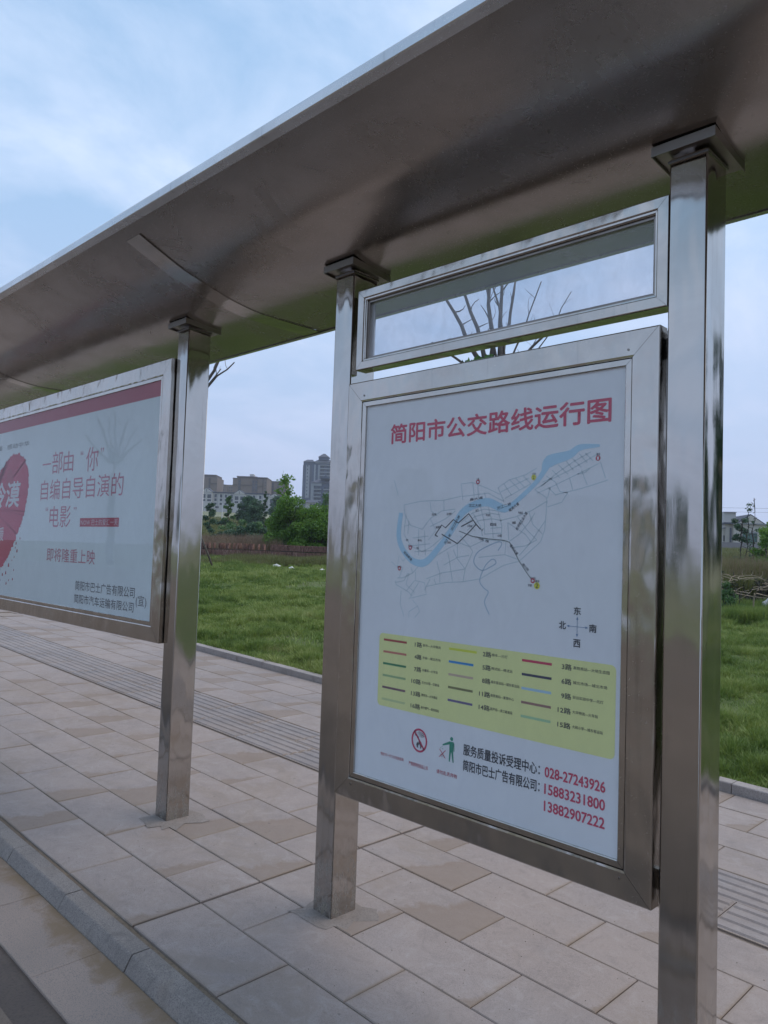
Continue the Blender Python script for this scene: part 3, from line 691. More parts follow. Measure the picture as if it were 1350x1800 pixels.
STREETS = [[(0.477,1.736),(0.565,1.749),(0.683,1.75),(0.767,1.763)],[(0.477,1.736),(0.484,1.697),(0.517,1.655),(0.579,1.64)],[(0.615,1.744),(0.621,1.711),(0.651,1.692)],[(0.683,1.75),(0.686,1.71)],[(0.765,1.809),(0.775,1.748)],[(0.765,1.809),(0.819,1.812),(0.89,1.787),(0.942,1.765)],[(0.819,1.812),(0.829,1.75)],[(0.842,1.806),(0.848,1.753)],[(0.874,1.774),(0.883,1.742)],[(0.771,1.762),(0.891,1.771)],[(0.891,1.771),(0.934,1.751),(0.96,1.74)],[(0.933,1.789),(0.96,1.74)],[(0.933,1.789),(0.982,1.815),(1.047,1.829),(1.093,1.85)],[(0.982,1.815),(1.024,1.779)],[(0.958,1.802),(0.992,1.76)],[(1.007,1.82),(1.048,1.785)],[(1.039,1.826),(1.071,1.798)],[(0.942,1.772),(1.007,1.797),(1.063,1.818)],[(0.964,1.75),(1.016,1.773),(1.071,1.798)],[(0.49,1.697),(0.482,1.62),(0.521,1.575),(0.583,1.554),(0.622,1.57),(0.679,1.608),(0.724,1.651)],[(0.506,1.674),(0.503,1.621)],[(0.559,1.64),(0.563,1.539)],[(0.53,1.606),(0.61,1.614)],[(0.521,1.575),(0.621,1.585)],[(0.59,1.636),(0.599,1.54)],[(0.617,1.681),(0.649,1.637),(0.611,1.599)],[(0.481,1.651),(0.517,1.659)],[(0.542,1.553),(0.632,1.559)],[(0.579,1.64),(0.617,1.681),(0.675,1.71),(0.741,1.716)],[(0.619,1.651),(0.695,1.68),(0.741,1.709)],[(0.77,1.666),(0.823,1.701),(0.876,1.714),(0.936,1.706)],[(0.78,1.651),(0.833,1.687),(0.893,1.7),(0.945,1.693)],[(0.799,1.637),(0.851,1.673),(0.911,1.679),(0.954,1.672)],[(0.762,1.634),(0.826,1.616),(0.897,1.603),(0.981,1.601)],[(0.768,1.616),(0.814,1.577)],[(0.814,1.577),(0.862,1.596),(0.897,1.603)],[(0.858,1.722),(0.877,1.665),(0.879,1.624)],[(0.893,1.721),(0.912,1.665),(0.918,1.61)],[(0.936,1.706),(0.954,1.652),(0.952,1.604)],[(0.823,1.701),(0.86,1.652),(0.87,1.617)],[(0.755,1.594),(0.814,1.577)],[(0.879,1.624),(0.951,1.628)],[(0.788,1.673),(0.834,1.637)],[(0.904,1.645),(0.954,1.648)],[(0.945,1.672),(1.011,1.685),(1.074,1.705),(1.135,1.736)],[(0.979,1.665),(0.985,1.604)],[(0.979,1.665),(1.053,1.625),(1.077,1.599)],[(1.019,1.685),(1.06,1.639),(1.1,1.606)],[(1.066,1.701),(1.083,1.658),(1.122,1.626)],[(1.135,1.736),(1.135,1.704),(1.13,1.639),(1.115,1.6),(1.031,1.532)],[(0.985,1.598),(1.029,1.625),(1.067,1.665),(1.09,1.698)],[(1.031,1.552),(1.077,1.599),(1.107,1.639),(1.132,1.671)],[(0.97,1.553),(1.015,1.541),(1.031,1.535)],[(0.952,1.604),(0.973,1.597),(0.97,1.553),(0.899,1.545),(0.855,1.54)],[(0.998,1.578),(1.054,1.585),(1.1,1.606)],[(1.087,1.777),(1.134,1.749),(1.138,1.73)],[(1.095,1.764),(1.148,1.782),(1.221,1.811),(1.319,1.85)],[(1.087,1.777),(1.148,1.808),(1.221,1.837),(1.305,1.876),(1.322,1.884)],[(1.11,1.786),(1.177,1.832),(1.234,1.864),(1.297,1.892)],[(1.117,1.802),(1.155,1.814)],[(1.132,1.821),(1.167,1.8)],[(1.154,1.84),(1.185,1.813)],[(1.176,1.858),(1.214,1.824)],[(1.205,1.869),(1.235,1.836)],[(1.227,1.878),(1.263,1.844)],[(1.255,1.889),(1.284,1.858)],[(1.276,1.89),(1.305,1.863)],[(1.141,1.782),(1.172,1.755)],[(1.167,1.8),(1.186,1.767),(1.215,1.763)],[(1.221,1.811),(1.233,1.772)],[(1.264,1.834),(1.286,1.786)],[(1.319,1.85),(1.332,1.856),(1.35,1.805)],[(1.171,1.758),(1.251,1.772),(1.307,1.785),(1.36,1.799)],[(1.139,1.717),(1.194,1.732),(1.215,1.763)],[(1.138,1.746),(1.148,1.782)],[(1.25,1.822),(1.278,1.827),(1.295,1.839)],[(0.453,1.447),(0.485,1.449),(0.536,1.47),(0.565,1.498),(0.643,1.534),(0.718,1.572),(0.764,1.591)],[(0.443,1.435),(0.449,1.42),(0.487,1.407),(0.519,1.394),(0.535,1.38)],[(0.483,1.491),(0.464,1.448)],[(0.515,1.469),(0.502,1.423),(0.549,1.396),(0.52,1.368)],[(0.551,1.475),(0.552,1.441),(0.598,1.436),(0.61,1.392),(0.53,1.372)],[(0.547,1.441),(0.503,1.397)],[(0.568,1.434),(0.529,1.383)],[(0.627,1.452),(0.599,1.406)],[(0.607,1.451),(0.684,1.477),(0.74,1.486),(0.795,1.496)],[(0.608,1.422),(0.704,1.442),(0.787,1.449),(0.867,1.464)],[(0.658,1.519),(0.674,1.476),(0.676,1.44)],[(0.709,1.557),(0.72,1.521),(0.737,1.447)],[(0.692,1.506),(0.757,1.537),(0.811,1.546)],[(0.757,1.537),(0.755,1.587)],[(0.737,1.565),(0.752,1.537),(0.795,1.496)],[(0.795,1.496),(0.787,1.449)],[(0.795,1.496),(0.828,1.56),(0.814,1.577)],[(0.867,1.464),(0.909,1.487),(0.967,1.516),(1.031,1.532)],[(0.477,1.399),(0.474,1.346),(0.497,1.298)],[(0.54,1.365),(0.567,1.345),(0.522,1.319),(0.523,1.297)],[(0.567,1.345),(0.578,1.324),(0.554,1.299)],[(0.646,1.453),(0.657,1.432)],[(0.482,1.514),(0.46,1.536),(0.451,1.489),(0.418,1.511)],[(0.482,1.514),(0.497,1.529)],[(0.525,1.492),(0.536,1.47)],[(0.51,1.469),(0.491,1.438),(0.443,1.428)],[(0.444,1.775),(0.419,1.838)]]
DARK = [[(0.645,1.618),(0.677,1.657),(0.696,1.646),(0.733,1.677),(0.757,1.664),(0.805,1.698),(0.84,1.659)],[(0.84,1.659),(0.808,1.63),(0.755,1.588),(0.678,1.622)],[(0.645,1.618),(0.659,1.613)],[(0.824,1.673),(0.771,1.651)],[(0.84,1.659),(0.861,1.641)]]
ROUTE = [[(0.762,1.634),(0.826,1.615),(0.897,1.607),(0.964,1.603),(0.989,1.596),(1.031,1.532),(1.064,1.493),(1.084,1.471)]]
STREAM = [[(0.94,1.566),(0.956,1.59),(0.939,1.597),(0.88,1.575),(0.846,1.554),(0.834,1.525),(0.848,1.505),(0.874,1.494),(0.908,1.507),(0.933,1.522),(0.924,1.535),(0.908,1.531),(0.883,1.506),(0.863,1.457),(0.885,1.43),(0.903,1.418),(0.887,1.382),(0.91,1.34)]]
LABELS = [('成渝高速',0.486,1.552,0.529,1.519),('沱江一桥',0.694,1.586,0.721,1.622),('沱江四大桥',0.725,1.637,0.762,1.691),('沱江大桥',0.804,1.728,0.862,1.727),('沱江二桥',0.931,1.715,0.991,1.731),('简资大道',0.984,1.706,1.023,1.732),('射洪坝工业大道',1.016,1.64,1.057,1.7),('广场路',0.84,1.613,0.877,1.603),('雄州大道',0.993,1.588,1.023,1.555),('建川路',1.046,1.524,1.07,1.502),('嘉大道',0.808,1.749,0.867,1.756),('河东',0.494,1.598,0.506,1.598),('南山',0.552,1.567,0.565,1.569),('棉丰',1.098,1.467,1.115,1.468),('新市',1.317,1.883,1.33,1.882),('元灯',1.076,1.831,1.091,1.83),('三星',0.836,1.822,0.849,1.823),('火车站',0.8,1.653,0.823,1.653),('城北市场',0.903,1.659,0.93,1.658),('汽车站',1.022,1.699,1.041,1.698),('白塔',0.627,1.697,0.648,1.697),('石桥',0.699,1.698,0.723,1.698),('四医院',0.998,1.664,1.013,1.665),('高铁',0.453,1.49,0.475,1.492),('客运中心',0.509,1.574,0.531,1.574),('水厂',0.865,1.639,0.876,1.639),('公园',0.937,1.619,0.954,1.619),('学府',1.069,1.452,1.085,1.452),('车站',1.08,1.476,1.099,1.477),('养马',0.557,1.597,0.578,1.597),('西路',0.885,1.6,0.899,1.598),('高速口',0.648,1.647,0.673,1.65),('邮政',0.708,1.591,0.725,1.591),('东门',0.836,1.708,0.849,1.71),('市府',0.883,1.692,0.902,1.692)]
DOTS = [(1.323,1.87),(0.843,1.813),(0.519,1.568),(1.088,1.468),(0.464,1.485)]
grey = (.56, .64, .68)
polys = []
for s in STREETS: polys += line_polys(s, .0032)
flat('street_lines', polys, YP-.0001, grey, poster)
RW = [.022,.026,.026,.026,.03,.03,.026,.026,.03,.03,.03,.032,.032,.024,.018,.018,.02,.045,.03,.022,.008]
rv = catmull([(x, z, w) for (x, z), w in zip(RIVER, RW)], 5) if False else None
RP = smooth_prof(RIVER, 5); WW = list(np.interp(np.linspace(0, len(RW)-1, len(RP)), range(len(RW)), RW))
flat('river', line_polys(RP, [w*.95 for w in WW]), YP-.0002, (.46, .66, .80), poster)
flat('stream_line', sum([line_polys(smooth_prof(s, 4), .0035) for s in STREAM], []), YP-.0003, (.40, .52, .64), poster)
flat('bus_route_line', sum([line_polys(s, .0035) for s in ROUTE], []), YP-.0004, (.26, .28, .27), poster)
flat('dark_route_line', sum([line_polys(s, .0042) for s in DARK], []), YP-.0005, (.08, .08, .09), poster)
for t_, xa, za, xb, zb in LABELS:
    lettering(t_, xa, xb, za, zb, YP-.0007, (.12, .12, .14) if len(t_) > 2 else (.16, .15, .17), poster, .012, name='place_name', ang=.0115 if len(t_) > 3 else .009)
def disc(cx_, cz_, r, k=20, rz=None): return [(cx_+r*math.cos(2*math.pi*i/k), cz_+(rz or r)*math.sin(2*math.pi*i/k)) for i in range(k)]
for i_, (x, z) in enumerate(DOTS):
    flat('red_stop_dot', [disc(x, z, .0085)], YP-.0008, (.55, .05, .08), poster)
    if i_: flat('stop_ring_centre', [disc(x, z, .0042)], YP-.0010, (.7, .7, .75), poster)
lettering('1', 1.3205, 1.3255, 1.865, 1.875, YP-.0010, (.8, .8, .85), poster, .02)
YEL = (.72, .68, .04)
flat('yellow_stop_dot', [disc(1.105, 1.452, .0115)], YP-.0008, YEL, poster); flat('yellow_stop_dot', [disc(1.082, 1.819, .0095)], YP-.0008, YEL, poster)
lettering('2', 1.1005, 1.1095, 1.445, 1.460, YP-.0011, (.08, .08, .05), poster, .02)
lettering('2', 1.0785, 1.0855, 1.8135, 1.8245, YP-.0011, (.08, .08, .05), poster, .02)
# compass rose
flat('compass_arrow', [[(1.2605-.0008, 1.303), (1.2605+.0008, 1.303), (1.2605+.0008, 1.356), (1.2605-.0008, 1.356)], [(1.229, 1.3285), (1.293, 1.3285), (1.293, 1.3301), (1.229, 1.3301)],
     [(1.2565, 1.352), (1.2645, 1.352), (1.2605, 1.362)], [(1.2565, 1.306), (1.2605, 1.296), (1.2645, 1.306)], [(1.232, 1.3253), (1.232, 1.3333), (1.222, 1.3293)], [(1.290, 1.3253), (1.300, 1.3293), (1.290, 1.3333)]], YP-.0005, (.16, .27, .45), poster)
for t_, cx_, cz_ in (('东', 1.2600, 1.3800), ('西', 1.2605, 1.2765), ('北', 1.2065, 1.3300), ('南', 1.3165, 1.3290)):
    lettering(t_, cx_-.0125, cx_+.0125, cz_-.0125, cz_+.0125, YP-.0006, BLACK, poster, .02)
# legend
leg = flat('legend_panel', [rrect(.366, 1.399, .937, 1.2235, .018)], YP-.0003, (.80, .79, .34), poster)
COLR = {1: (.42, .06, .05), 4: (.60, .20, .14), 7: (.05, .24, .10), 10: (.34, .46, .22), 13: (.19, .10, .12), 16: (.56, .62, .30), 2: (.70, .72, .06), 5: (.03, .25, .58), 8: (.60, .44, .32), 11: (.21, .20, .08), 14: (.16, .12, .26), 3: (.58, .04, .10), 6: (.045, .045, .09), 9: (.40, .58, .72), 12: (.34, .18, .15), 15: (.40, .60, .34)}
DESC = {1: '新市—大华物流', 4: '东街—城北市场', 7: '水碾坝—火车站', 10: '五合永恒—华联体', 13: '黄家沟—火车南站', 16: '新中燃气—高铁南站', 2: '棉丰—元灯', 5: '棉试站—棉试站', 8: '城东客运站—城东客运站', 11: '高铁南站—紫锦中心', 14: '葫芦坝—滨江路南段', 3: '高铁南站—大地生态园', 6: '城北市场—城北市场', 9: '安谷实验中学—元灯', 12: '大华物流—火车站', 15: '大码小学—城东客运站'}
DW = {1: .089, 4: .090, 7: .078, 10: .088, 13: .080, 16: .090, 2: .068, 5: .090, 8: .120, 11: .098, 14: .094, 3: .127, 6: .120, 9: .108, 12: .090, 15: .108}
for ci, (xa, xb, xn, xd, nums, z0_) in enumerate(((.391, .517, .560, .601, [1, 4, 7, 10, 13, 16], 1.1985), (.731, .846, .887, .925, [2, 5, 8, 11, 14], 1.2005), (1.053, 1.170, 1.208, 1.250, [3, 6, 9, 12, 15], 1.1980))):
    for ri, nn in enumerate(nums):
        z = z0_-ri*.0467; xb2 = xb+(.013 if nn == 2 else 0)
        flat('route_line', [[(xa, z-.0042), (xb2, z-.0042), (xb2, z+.0042), (xa, z+.0042)]], YP-.0006, COLR[nn], poster)
        xo = -.012 if nn >= 10 else 0
        lettering('%d路' % nn, xn+xo, xn+.036, z-.0105, z+.0085, YP-.0006, BLACK, poster, .018)
        lettering(DESC[nn], xd, xd+DW[nn], z-.0055, z+.0050, YP-.0006, (.09, .09, .06), poster, .012)
# pictograms and captions (the square code is left blank)
lettering('微信“扫一扫”公交信息查询', .395, .519, .7440, .7570, YP-.0004, (.50, .07, .10), poster, .004)
lettering('严禁携带危险品上车', .547, .645, .7380, .7530, YP-.0004, (.50, .07, .10), poster, .008)
lettering('请勿乱丢弃物', .687, .785, .7390, .7540, YP-.0004, (.50, .07, .10), poster, .008)
cx_, cz_ = .5975, .8395; ro, ri_ = (.0400, .0445), (.0325, .0370); k = 40
ring = []
for i in range(k):
    a, b = 2*math.pi*i/k, 2*math.pi*(i+1)/k
    ring.append([(cx_+ro[0]*math.cos(a), cz_+ro[1]*math.sin(a)), (cx_+ro[0]*math.cos(b), cz_+ro[1]*math.sin(b)), (cx_+ri_[0]*math.cos(b), cz_+ri_[1]*math.sin(b)), (cx_+ri_[0]*math.cos(a), cz_+ri_[1]*math.sin(a))])
dkk = (.09, .08, .09)
flat('flame_symbol', [[(.586, .812), (.583, .822), (.588, .834), (.592, .828), (.597, .843), (.604, .832), (.608, .836), (.612, .822), (.608, .811)]], YP-.0004, dkk, poster)
flat('flame_heart', [[(.594, .812), (.592, .818), (.598, .826), (.604, .818), (.602, .812)]], YP-.0005, (.7, .72, .78), poster)
sp_ = []
for i in range(7):
    a = math.radians(20+18*i); x_, z_ = .598+.006*math.cos(a), .850+.004*math.sin(a); sp_.append([(x_, z_), (x_+.020*math.cos(a)+.002, z_+.018*math.sin(a)), (x_+.020*math.cos(a)-.001, z_+.018*math.sin(a)+.003)])
sp_.append([(.574, .862), (.582, .858), (.596, .853), (.594, .849), (.576, .855)])
flat('spark_symbol', sp_, YP-.0004, dkk, poster)
flat('ban_ring', ring+[[(.5720, .8735), (.5775, .8680), (.6235, .8055), (.6180, .8110)], [(.569, .869), (.574, .874), (.6265, .8105), (.6215, .8055)]], YP-.0006, (.58, .05, .12), poster)
GRN = (.02, .25, .16)
man = [disc(.7555, .8755, .0072, 16),
       [(.7460, .8655), (.7650, .8655), (.7685, .8600), (.7690, .8330), (.7660, .8320), (.7650, .8560), (.7640, .8290), (.7460, .8290), (.7455, .8545)],
       [(.7460, .8655), (.7150, .8500), (.7120, .8460), (.7150, .8445), (.7460, .8545)],
       [(.7458, .8290), (.7545, .8290), (.7495, .7925), (.7445, .7925)], [(.7550, .8290), (.7640, .8290), (.7675, .7925), (.7625, .7925)]]
man += [[(.7085+dx_, .842-dz_), (.7125+dx_, .841-dz_), (.7105+dx_, .837-dz_)] for dx_, dz_ in ((0, 0), (.004, .007), (-.006, .006))]
flat('litter_symbol', man, YP-.0004, GRN, poster)
flat('red_cross_mark', line_polys([(.699, .829), (.728, .800)], .0028)+line_polys([(.728, .829), (.699, .800)], .0028), YP-.0005, (.55, .06, .10), poster)
flat('waste_marks', [[(.704+i*.005, .812-(i % 2)*.006), (.708+i*.005, .812-(i % 2)*.006), (.707+i*.005, .805-(i % 2)*.005)] for i in range(4)], YP-.0004, dkk, poster)
lettering('服务质量投诉受理中心：', .8110, 1.1330, .8310, .8700, YP-.0004, BLACK, poster, .014)
lettering('简阳市巴士广告有限公司：', .8110, 1.1335, .7755, .8145, YP-.0004, BLACK, poster, .014)
for t_, za in (('028-27243926', .8310), ('15883231800', .7765), ('13882907222', .7215)):
    lettering(t_, 1.1525, 1.3690, za, za+.0325, YP-.0004, RED, poster, .024)
MB().box(bx0+.10, bx1-.10, -.0215, -.0195, bz0+.10, bz1-.10).build('glass_pane', M_PANE, board)

# --- advertising billboard
ad = thing('advertising_billboard', 'wide steel framed poster with a red heart and thin red lettering', 'billboard', (0, 0, 0))
ax0, ax1, az0, az1 = -5.385, -1.3775, .990, 2.6145
frame(ad, ax0, ax1, az0, az1, [(0, .022), (0, YF+.005), (.0015, YF+.0015), (.005, YF), (.084, YF), (.0905, YF+.0015), (.0915, YF+.004), (.0915, .022)], M_RAIL)
frame(ad, ax0, ax1, az0, az1, [(.0925, .01), (.0925, YF+.0035), (.1115, YF+.0035), (.113, YF+.005), (.113, YF+.0135), (.11, .01)], M_RAIL, 'glazing_bead')
MB().box(ax0+.004, ax1-.004, .023, .055, az0+.004, az1-.004).build('back_box', M_TRIM, ad)
for z in (az0+.3, az1-.3): MB().box(ax1-.003, -L1, .03, .05, z-.03, z+.03).build('bracket', M_CAP, ad)
M_AD = print_mat('advert_paper', (.66, .71, .72), .4)
adp = MB().box(ax0+.105, ax1-.105, -.0165, -.012, az0+.10, az1-.10).build('poster', M_AD, ad)
TR = (.52, .19, .25); GY = (.10, .10, .11)
flat('red_band', [[(ax0+.105, 2.4105), (ax1-.105, 2.4105), (ax1-.105, az1-.101), (ax0+.105, az1-.101)]], YP-.0002, (.42, .055, .085), adp)
def ad_text(t_, xa, xb, za, zb, col=TR, bold=0.0): return lettering(t_, xa, xb, za, zb, YP-.0006, col, adp, bold)
ad_text('一', -3.205, -3.052, 2.096, 2.106); ad_text('部', -3.030, -2.848, 2.024, 2.184); ad_text('由', -2.832, -2.668, 2.028, 2.172)
ad_text('“', -2.556, -2.515, 2.130, 2.160); ad_text('你', -2.465, -2.283, 2.014, 2.176); ad_text('”', -2.249, -2.208, 2.130, 2.160)
ad_text('自编自导自演的', -3.212, -1.912, 1.838, 1.985)
ad_text('“', -3.101, -3.057, 1.758, 1.788); ad_text('电影', -3.025, -2.664, 1.641, 1.793); ad_text('”', -2.622, -2.576, 1.758, 1.780)
flat('red_caption_bar', [[(-2.511, 1.646), (-1.948, 1.646), (-1.948, 1.703), (-2.511, 1.703)]], YP-.0004, (.42, .04, .07), adp)
ad_text('NOW 巴士的爱汇一天', -2.495, -1.962, 1.655, 1.694, (.55, .42, .44), .004)
ad_text('即将隆重上映', -3.035, -2.256, 1.400, 1.494, TR, .004)
ad_text('简阳市巴士广告有限公司', -2.531, -1.698, 1.221, 1.286, GY, .004)
ad_text('简阳市汽车运输有限公司', -2.538, -1.704, 1.136, 1.197, GY, .004)
ad_text('(宣)', -1.680, -1.552, 1.170, 1.243, GY)
ad_text('微温馨   感动中华', -4.42, -3.490, 2.265, 2.305, (.17, .18, .18), .004)
# heart with ragged brush edge
hp = smooth_prof([(-4.60, 1.30), (-4.90, 1.55), (-5.06, 1.90), (-4.95, 2.13), (-4.70, 2.235), (-4.42, 2.19), (-4.18, 2.09), (-4.024, 2.12), (-3.937, 2.175), (-3.756, 2.219), (-3.591, 2.179), (-3.511, 2.109), (-3.462, 2.003), (-3.474, 1.862), (-3.522, 1.734), (-3.608, 1.618), (-3.697, 1.512), (-3.823, 1.39), (-3.99, 1.285), (-4.25, 1.23), (-4.60, 1.30)], 12)[:-1]
hp = [(x+random.gauss(0, .008), z+random.gauss(0, .008)) for x, z in hp]
hc = (-4.25, 1.80); flat('heart', [[hc, hp[i], hp[(i+1) % len(hp)]] for i in range(len(hp))], YP-.0004, (.52, .045, .10), adp)
flat('heart_sheen', [disc(-3.86, 1.95, .09, 14, .16), disc(-4.5, 2.0, .12, 14, .10)], YP-.0006, (.44, .05, .09), adp)
lettering('拒绝冷漠', -4.83, -3.625, 1.800, 2.000, YP-.0008, (.62, .60, .62), adp, .02, .1)
lettering('从这里开始温暖', -4.86, -3.925, 1.530, 1.640, YP-.0008, (.60, .50, .52), adp, .01)
flat('red_drips', [[(x-.011*s, z-.009*s), (x+.012*s, z-.006*s), (x+.006*s, z+.015*s), (x-.008*s, z+.010*s)] for x, z, s in [(-3.57,1.553,.8),(-3.644,1.513,1.0),(-3.617,1.455,1.2),(-3.67,1.408,.7),(-3.778,1.339,1.4),(-3.664,1.306,.7),(-3.83,1.277,1.2),(-3.678,1.235,.9),(-3.759,1.224,.7),(-3.809,1.196,1.0),(-3.712,1.381,.6),(-3.656,1.48,.7),(-3.90,1.26,1.1),(-3.95,1.215,.8)]], YP-.0004, (.38, .03, .06), adp)
MB().box(ax0+.105, ax1-.105, -.0215, -.0195, az0+.105, az1-.105).build('glass_pane', M_PANE, ad)

# --- glazed name board above the map
nb = thing('glazed_name_board', 'long narrow empty steel frame with dusty clear glass above the route map', 'sign frame', (0, 0, 0))
nx0, nx1, nz0, nz1 = .1455, 1.5355, 2.3240, 2.6730
frame(nb, nx0, nx1, nz0, nz1, [(0, .062), (0, .004), (.0015, .001), (.004, 0), (.034, 0), (.0365, .0015), (.038, .006), (.044, .0065), (.0445, .012), (.0465, .0135), (.0465, .030), (.0465, .062)], M_RAIL)
frame(nb, nx0, nx1, nz0, nz1, [(.0475, .050), (.0475, .020), (.056, .020), (.057, .022), (.057, .050)], M_CAP, 'glazing_bead')
MB().box(nx0+.05, nx1-.05, .030, .035, nz0+.05, nz1-.05).build('glass_pane', M_DUSTY, nb)
# ------------------------------------------------------------------ vegetation helpers
def leaf_cloud(cl, n, size, droop=.3, aspect=.42):
    "n leaves spread over clumps cl = [(x,y,z,r,rz)] -> diamond leaves (two triangles)"
    cl = np.array(cl, float); w = cl[:, 3]**2; idx = RNG.choice(len(cl), n, p=w/w.sum())
    d = RNG.normal(0, 1, (n, 3)); d /= np.linalg.norm(d, axis=1)[:, None]; rr = RNG.random(n)**.45
    c = cl[idx]; P = c[:, :3]+d*rr[:, None]*np.stack([c[:, 3], c[:, 3], c[:, 4]], 1)
    a = RNG.normal(0, 1, (n, 3)); a[:, 2] -= droop; a /= np.linalg.norm(a, axis=1)[:, None]
    b = np.cross(a, RNG.normal(0, 1, (n, 3))); b /= np.linalg.norm(b, axis=1)[:, None]
    s = size*(.6+.8*RNG.random(n))[:, None]
    V = np.stack([P-a*s*.5, P+b*s*aspect*.5, P+a*s*.5, P-b*s*aspect*.5], 1).reshape(-1, 3)
    return V, np.arange(4*n).reshape(-1, 4)
def limb(m, p0, p1, r0_, r1_, n=5, bend=.12, k=5):
    p0, p1 = Vector(p0), Vector(p1); L = (p1-p0).length
    off = Vector((random.uniform(-1, 1), random.uniform(-1, 1), random.uniform(-.3, .6)))*bend*L
    pts = [p0.lerp(p1, t/k)+off*math.sin(math.pi*t/k)+Vector((random.gauss(0, .01*L), random.gauss(0, .01*L), 0)) for t in range(k+1)]
    m.tube(pts, [r0_+(r1_-r0_)*t/k for t in range(k+1)], n); return pts
def tree(name, label, cat, x, y, h, spread, mat, nleaf, lsize, crown0=.3, trunk_r=.05, group=None, nl=9, lean=(0, 0), clump=.34, bark=None, zoff=0, leafrz=.8):
    z = gzf(x, y)+zoff; t = thing(name, label, cat, (x, y, z), 0, group)
    m = MB(); top = (lean[0]*h, lean[1]*h, h*.93); limb(m, (0, 0, -.1), top, trunk_r, trunk_r*.25, 7, .02, 7)
    cl = []
    for i in range(nl):
        f = crown0+(1-crown0)*(i+.5)/nl; a = i*2.4+random.uniform(-.5, .5)
        w = spread*math.sin(math.pi*min(1, .18+.82*(f-crown0)/(1-crown0)))**.7*random.uniform(.45, 1)
        base = (lean[0]*h*f*.8, lean[1]*h*f*.8, h*f*.8)
        tip = (lean[0]*h*f+math.cos(a)*w*.75, lean[1]*h*f+math.sin(a)*w*.75, h*f)
        limb(m, base, tip, trunk_r*.4*(1.2-f*.7), trunk_r*.1, 4, .1, 4)
        cl.append((*tip, clump*spread*random.uniform(.7, 1.3), clump*spread*leafrz*random.uniform(.7, 1.2)))
        cl.append(((tip[0]+base[0])/2, (tip[1]+base[1])/2, (tip[2]+base[2])/2+.05*h, clump*spread*.7, clump*spread*leafrz*.7))
    m.build('trunk', bark or M_BARK, t, True)
    V, F = leaf_cloud(cl, nleaf, lsize); link('crown', np_mesh('crown', V, F, mat), t)
    return t
def bush(name, label, x, y, w, h, mat, n, size, group=None, cat='bush', nc=12, depth=None, zoff=0, stems=5):
    z = gzf(x, y)+zoff; t = thing(name, label, cat, (x, y, z), YAW, group)
    m = MB(); cl = []
    for i in range(stems): limb(m, (random.uniform(-.2, .2)*w, random.uniform(-.1, .1)*w, -.05), (random.uniform(-.4, .4)*w, random.uniform(-.2, .2)*w, h*random.uniform(.6, .95)), .02*h**.5, .006, 4, .08, 4)
    for i in range(nc):
        fx = random.uniform(-.5, .5); top = h*(1-1.6*fx*fx)*random.uniform(.75, 1); zz = random.uniform(.12, 1)*top
        r = random.uniform(.14, .24)*min(w, h*1.2)
        cl.append((fx*w*.9, random.uniform(-.5, .5)*(depth or w*.5), max(zz-r*.7, r*.5), r, r*.85))
    m.build('stem', M_DARKBARK, t)
    V, F = leaf_cloud(cl, n, size); link('foliage', np_mesh('foliage', V, F, mat), t)
    return t

# ------------------------------------------------------------------ pollarded trees in the lawn behind the shelter
def pollard(label, x, y, zh, branches, r=.085, leaves=900, lean=0, rz=YAW):
    z = gzf(x, y); t = thing('pollarded_tree', label, 'tree', (x, y, z), rz, 'pollarded street trees')
    m = MB(); limb(m, (0, 0, -.1), (lean, 0, zh), r*1.15, r*.85, 10, .01, 6); m.build('trunk', M_BARK, t, True)
    b = MB(); cl = []
    for (x0b, x1b, hh, rr, kink) in branches:
        p0 = Vector((lean+x0b*.4, random.uniform(-.03, .03), zh-.05)); p1 = Vector((lean+x1b, random.uniform(-.25, .25), zh+hh))
        pts = limb(b, p0, p1, rr, rr*.45, 6, kink, 6)
        for k in (2, 3, 4, 5):
            if random.random() < .75:
                q = pts[k]; limb(b, q, q+Vector((random.uniform(-.16, .16), random.uniform(-.1, .1), random.uniform(.08, .26))), rr*.28, rr*.1, 4, .15, 3)
    for i in range(11): cl.append((lean+random.uniform(-.36, .30), random.uniform(-.2, .2), zh+random.uniform(.0, .17), .12, .09))
    b.build('branch', M_POLL, t, True)
    V, F = leaf_cloud(cl, leaves, .085, 0, .5); link('crown', np_mesh('crown', V, F, M_LEAF_G), t)
    return t
tx, ty = polar(866, 9.0)
pollard('pollarded tree with bare dark branches rising behind the dusty glass name board', tx, ty, 3.72-gzf(tx, ty),
        [(-.3, -.62, .86, .036, .02), (-.15, -.50, 1.05, .032, -.03), (-.1, -.16, 1.15, .036, .03), (.05, .06, 1.2, .038, -.02), (.05, -.26, 1.2, .018, .05),
         (.1, .26, 1.2, .030, .03), (.25, .50, 1.1, .014, .02), (.4, .80, .66, .022, .10), (.5, .84, 1.0, .011, -.08), (-.4, -.78, .34, .020, .06), (.35, -.1, 1.2, .02, .04)], .10, 1300)
tx, ty = polar(322, 12.6)
pollard('pollarded tree mostly hidden by the left post, thin branches showing beside it', tx, ty, 3.9-gzf(tx, ty),
        [(-.1, -.5, 1.2, .03, .03), (0, -.1, 1.4, .034, .02), (.1, .35, 1.3, .03, .05), (.15, .60, 1.05, .032, .12), (.2, .72, .70, .022, .12), (.1, .5, .6, .018, -.1)], .10, 30)

pollard('pollarded tree across the road, seen as a faint reflection in the billboard glass', -30.5, -13.6, 4.6,
        [(-.4, -1.3, 1.2, .08, .05), (-.2, -.8, 1.9, .09, .03), (0, -.1, 2.3, .09, .03), (.1, .5, 2.0, .08, .04), (.3, 1.3, 1.3, .08, .05), (.2, .9, 1.7, .06, .02), (-.2, -.4, 2.1, .06, .04)], .16, 500, 0, -1.14)
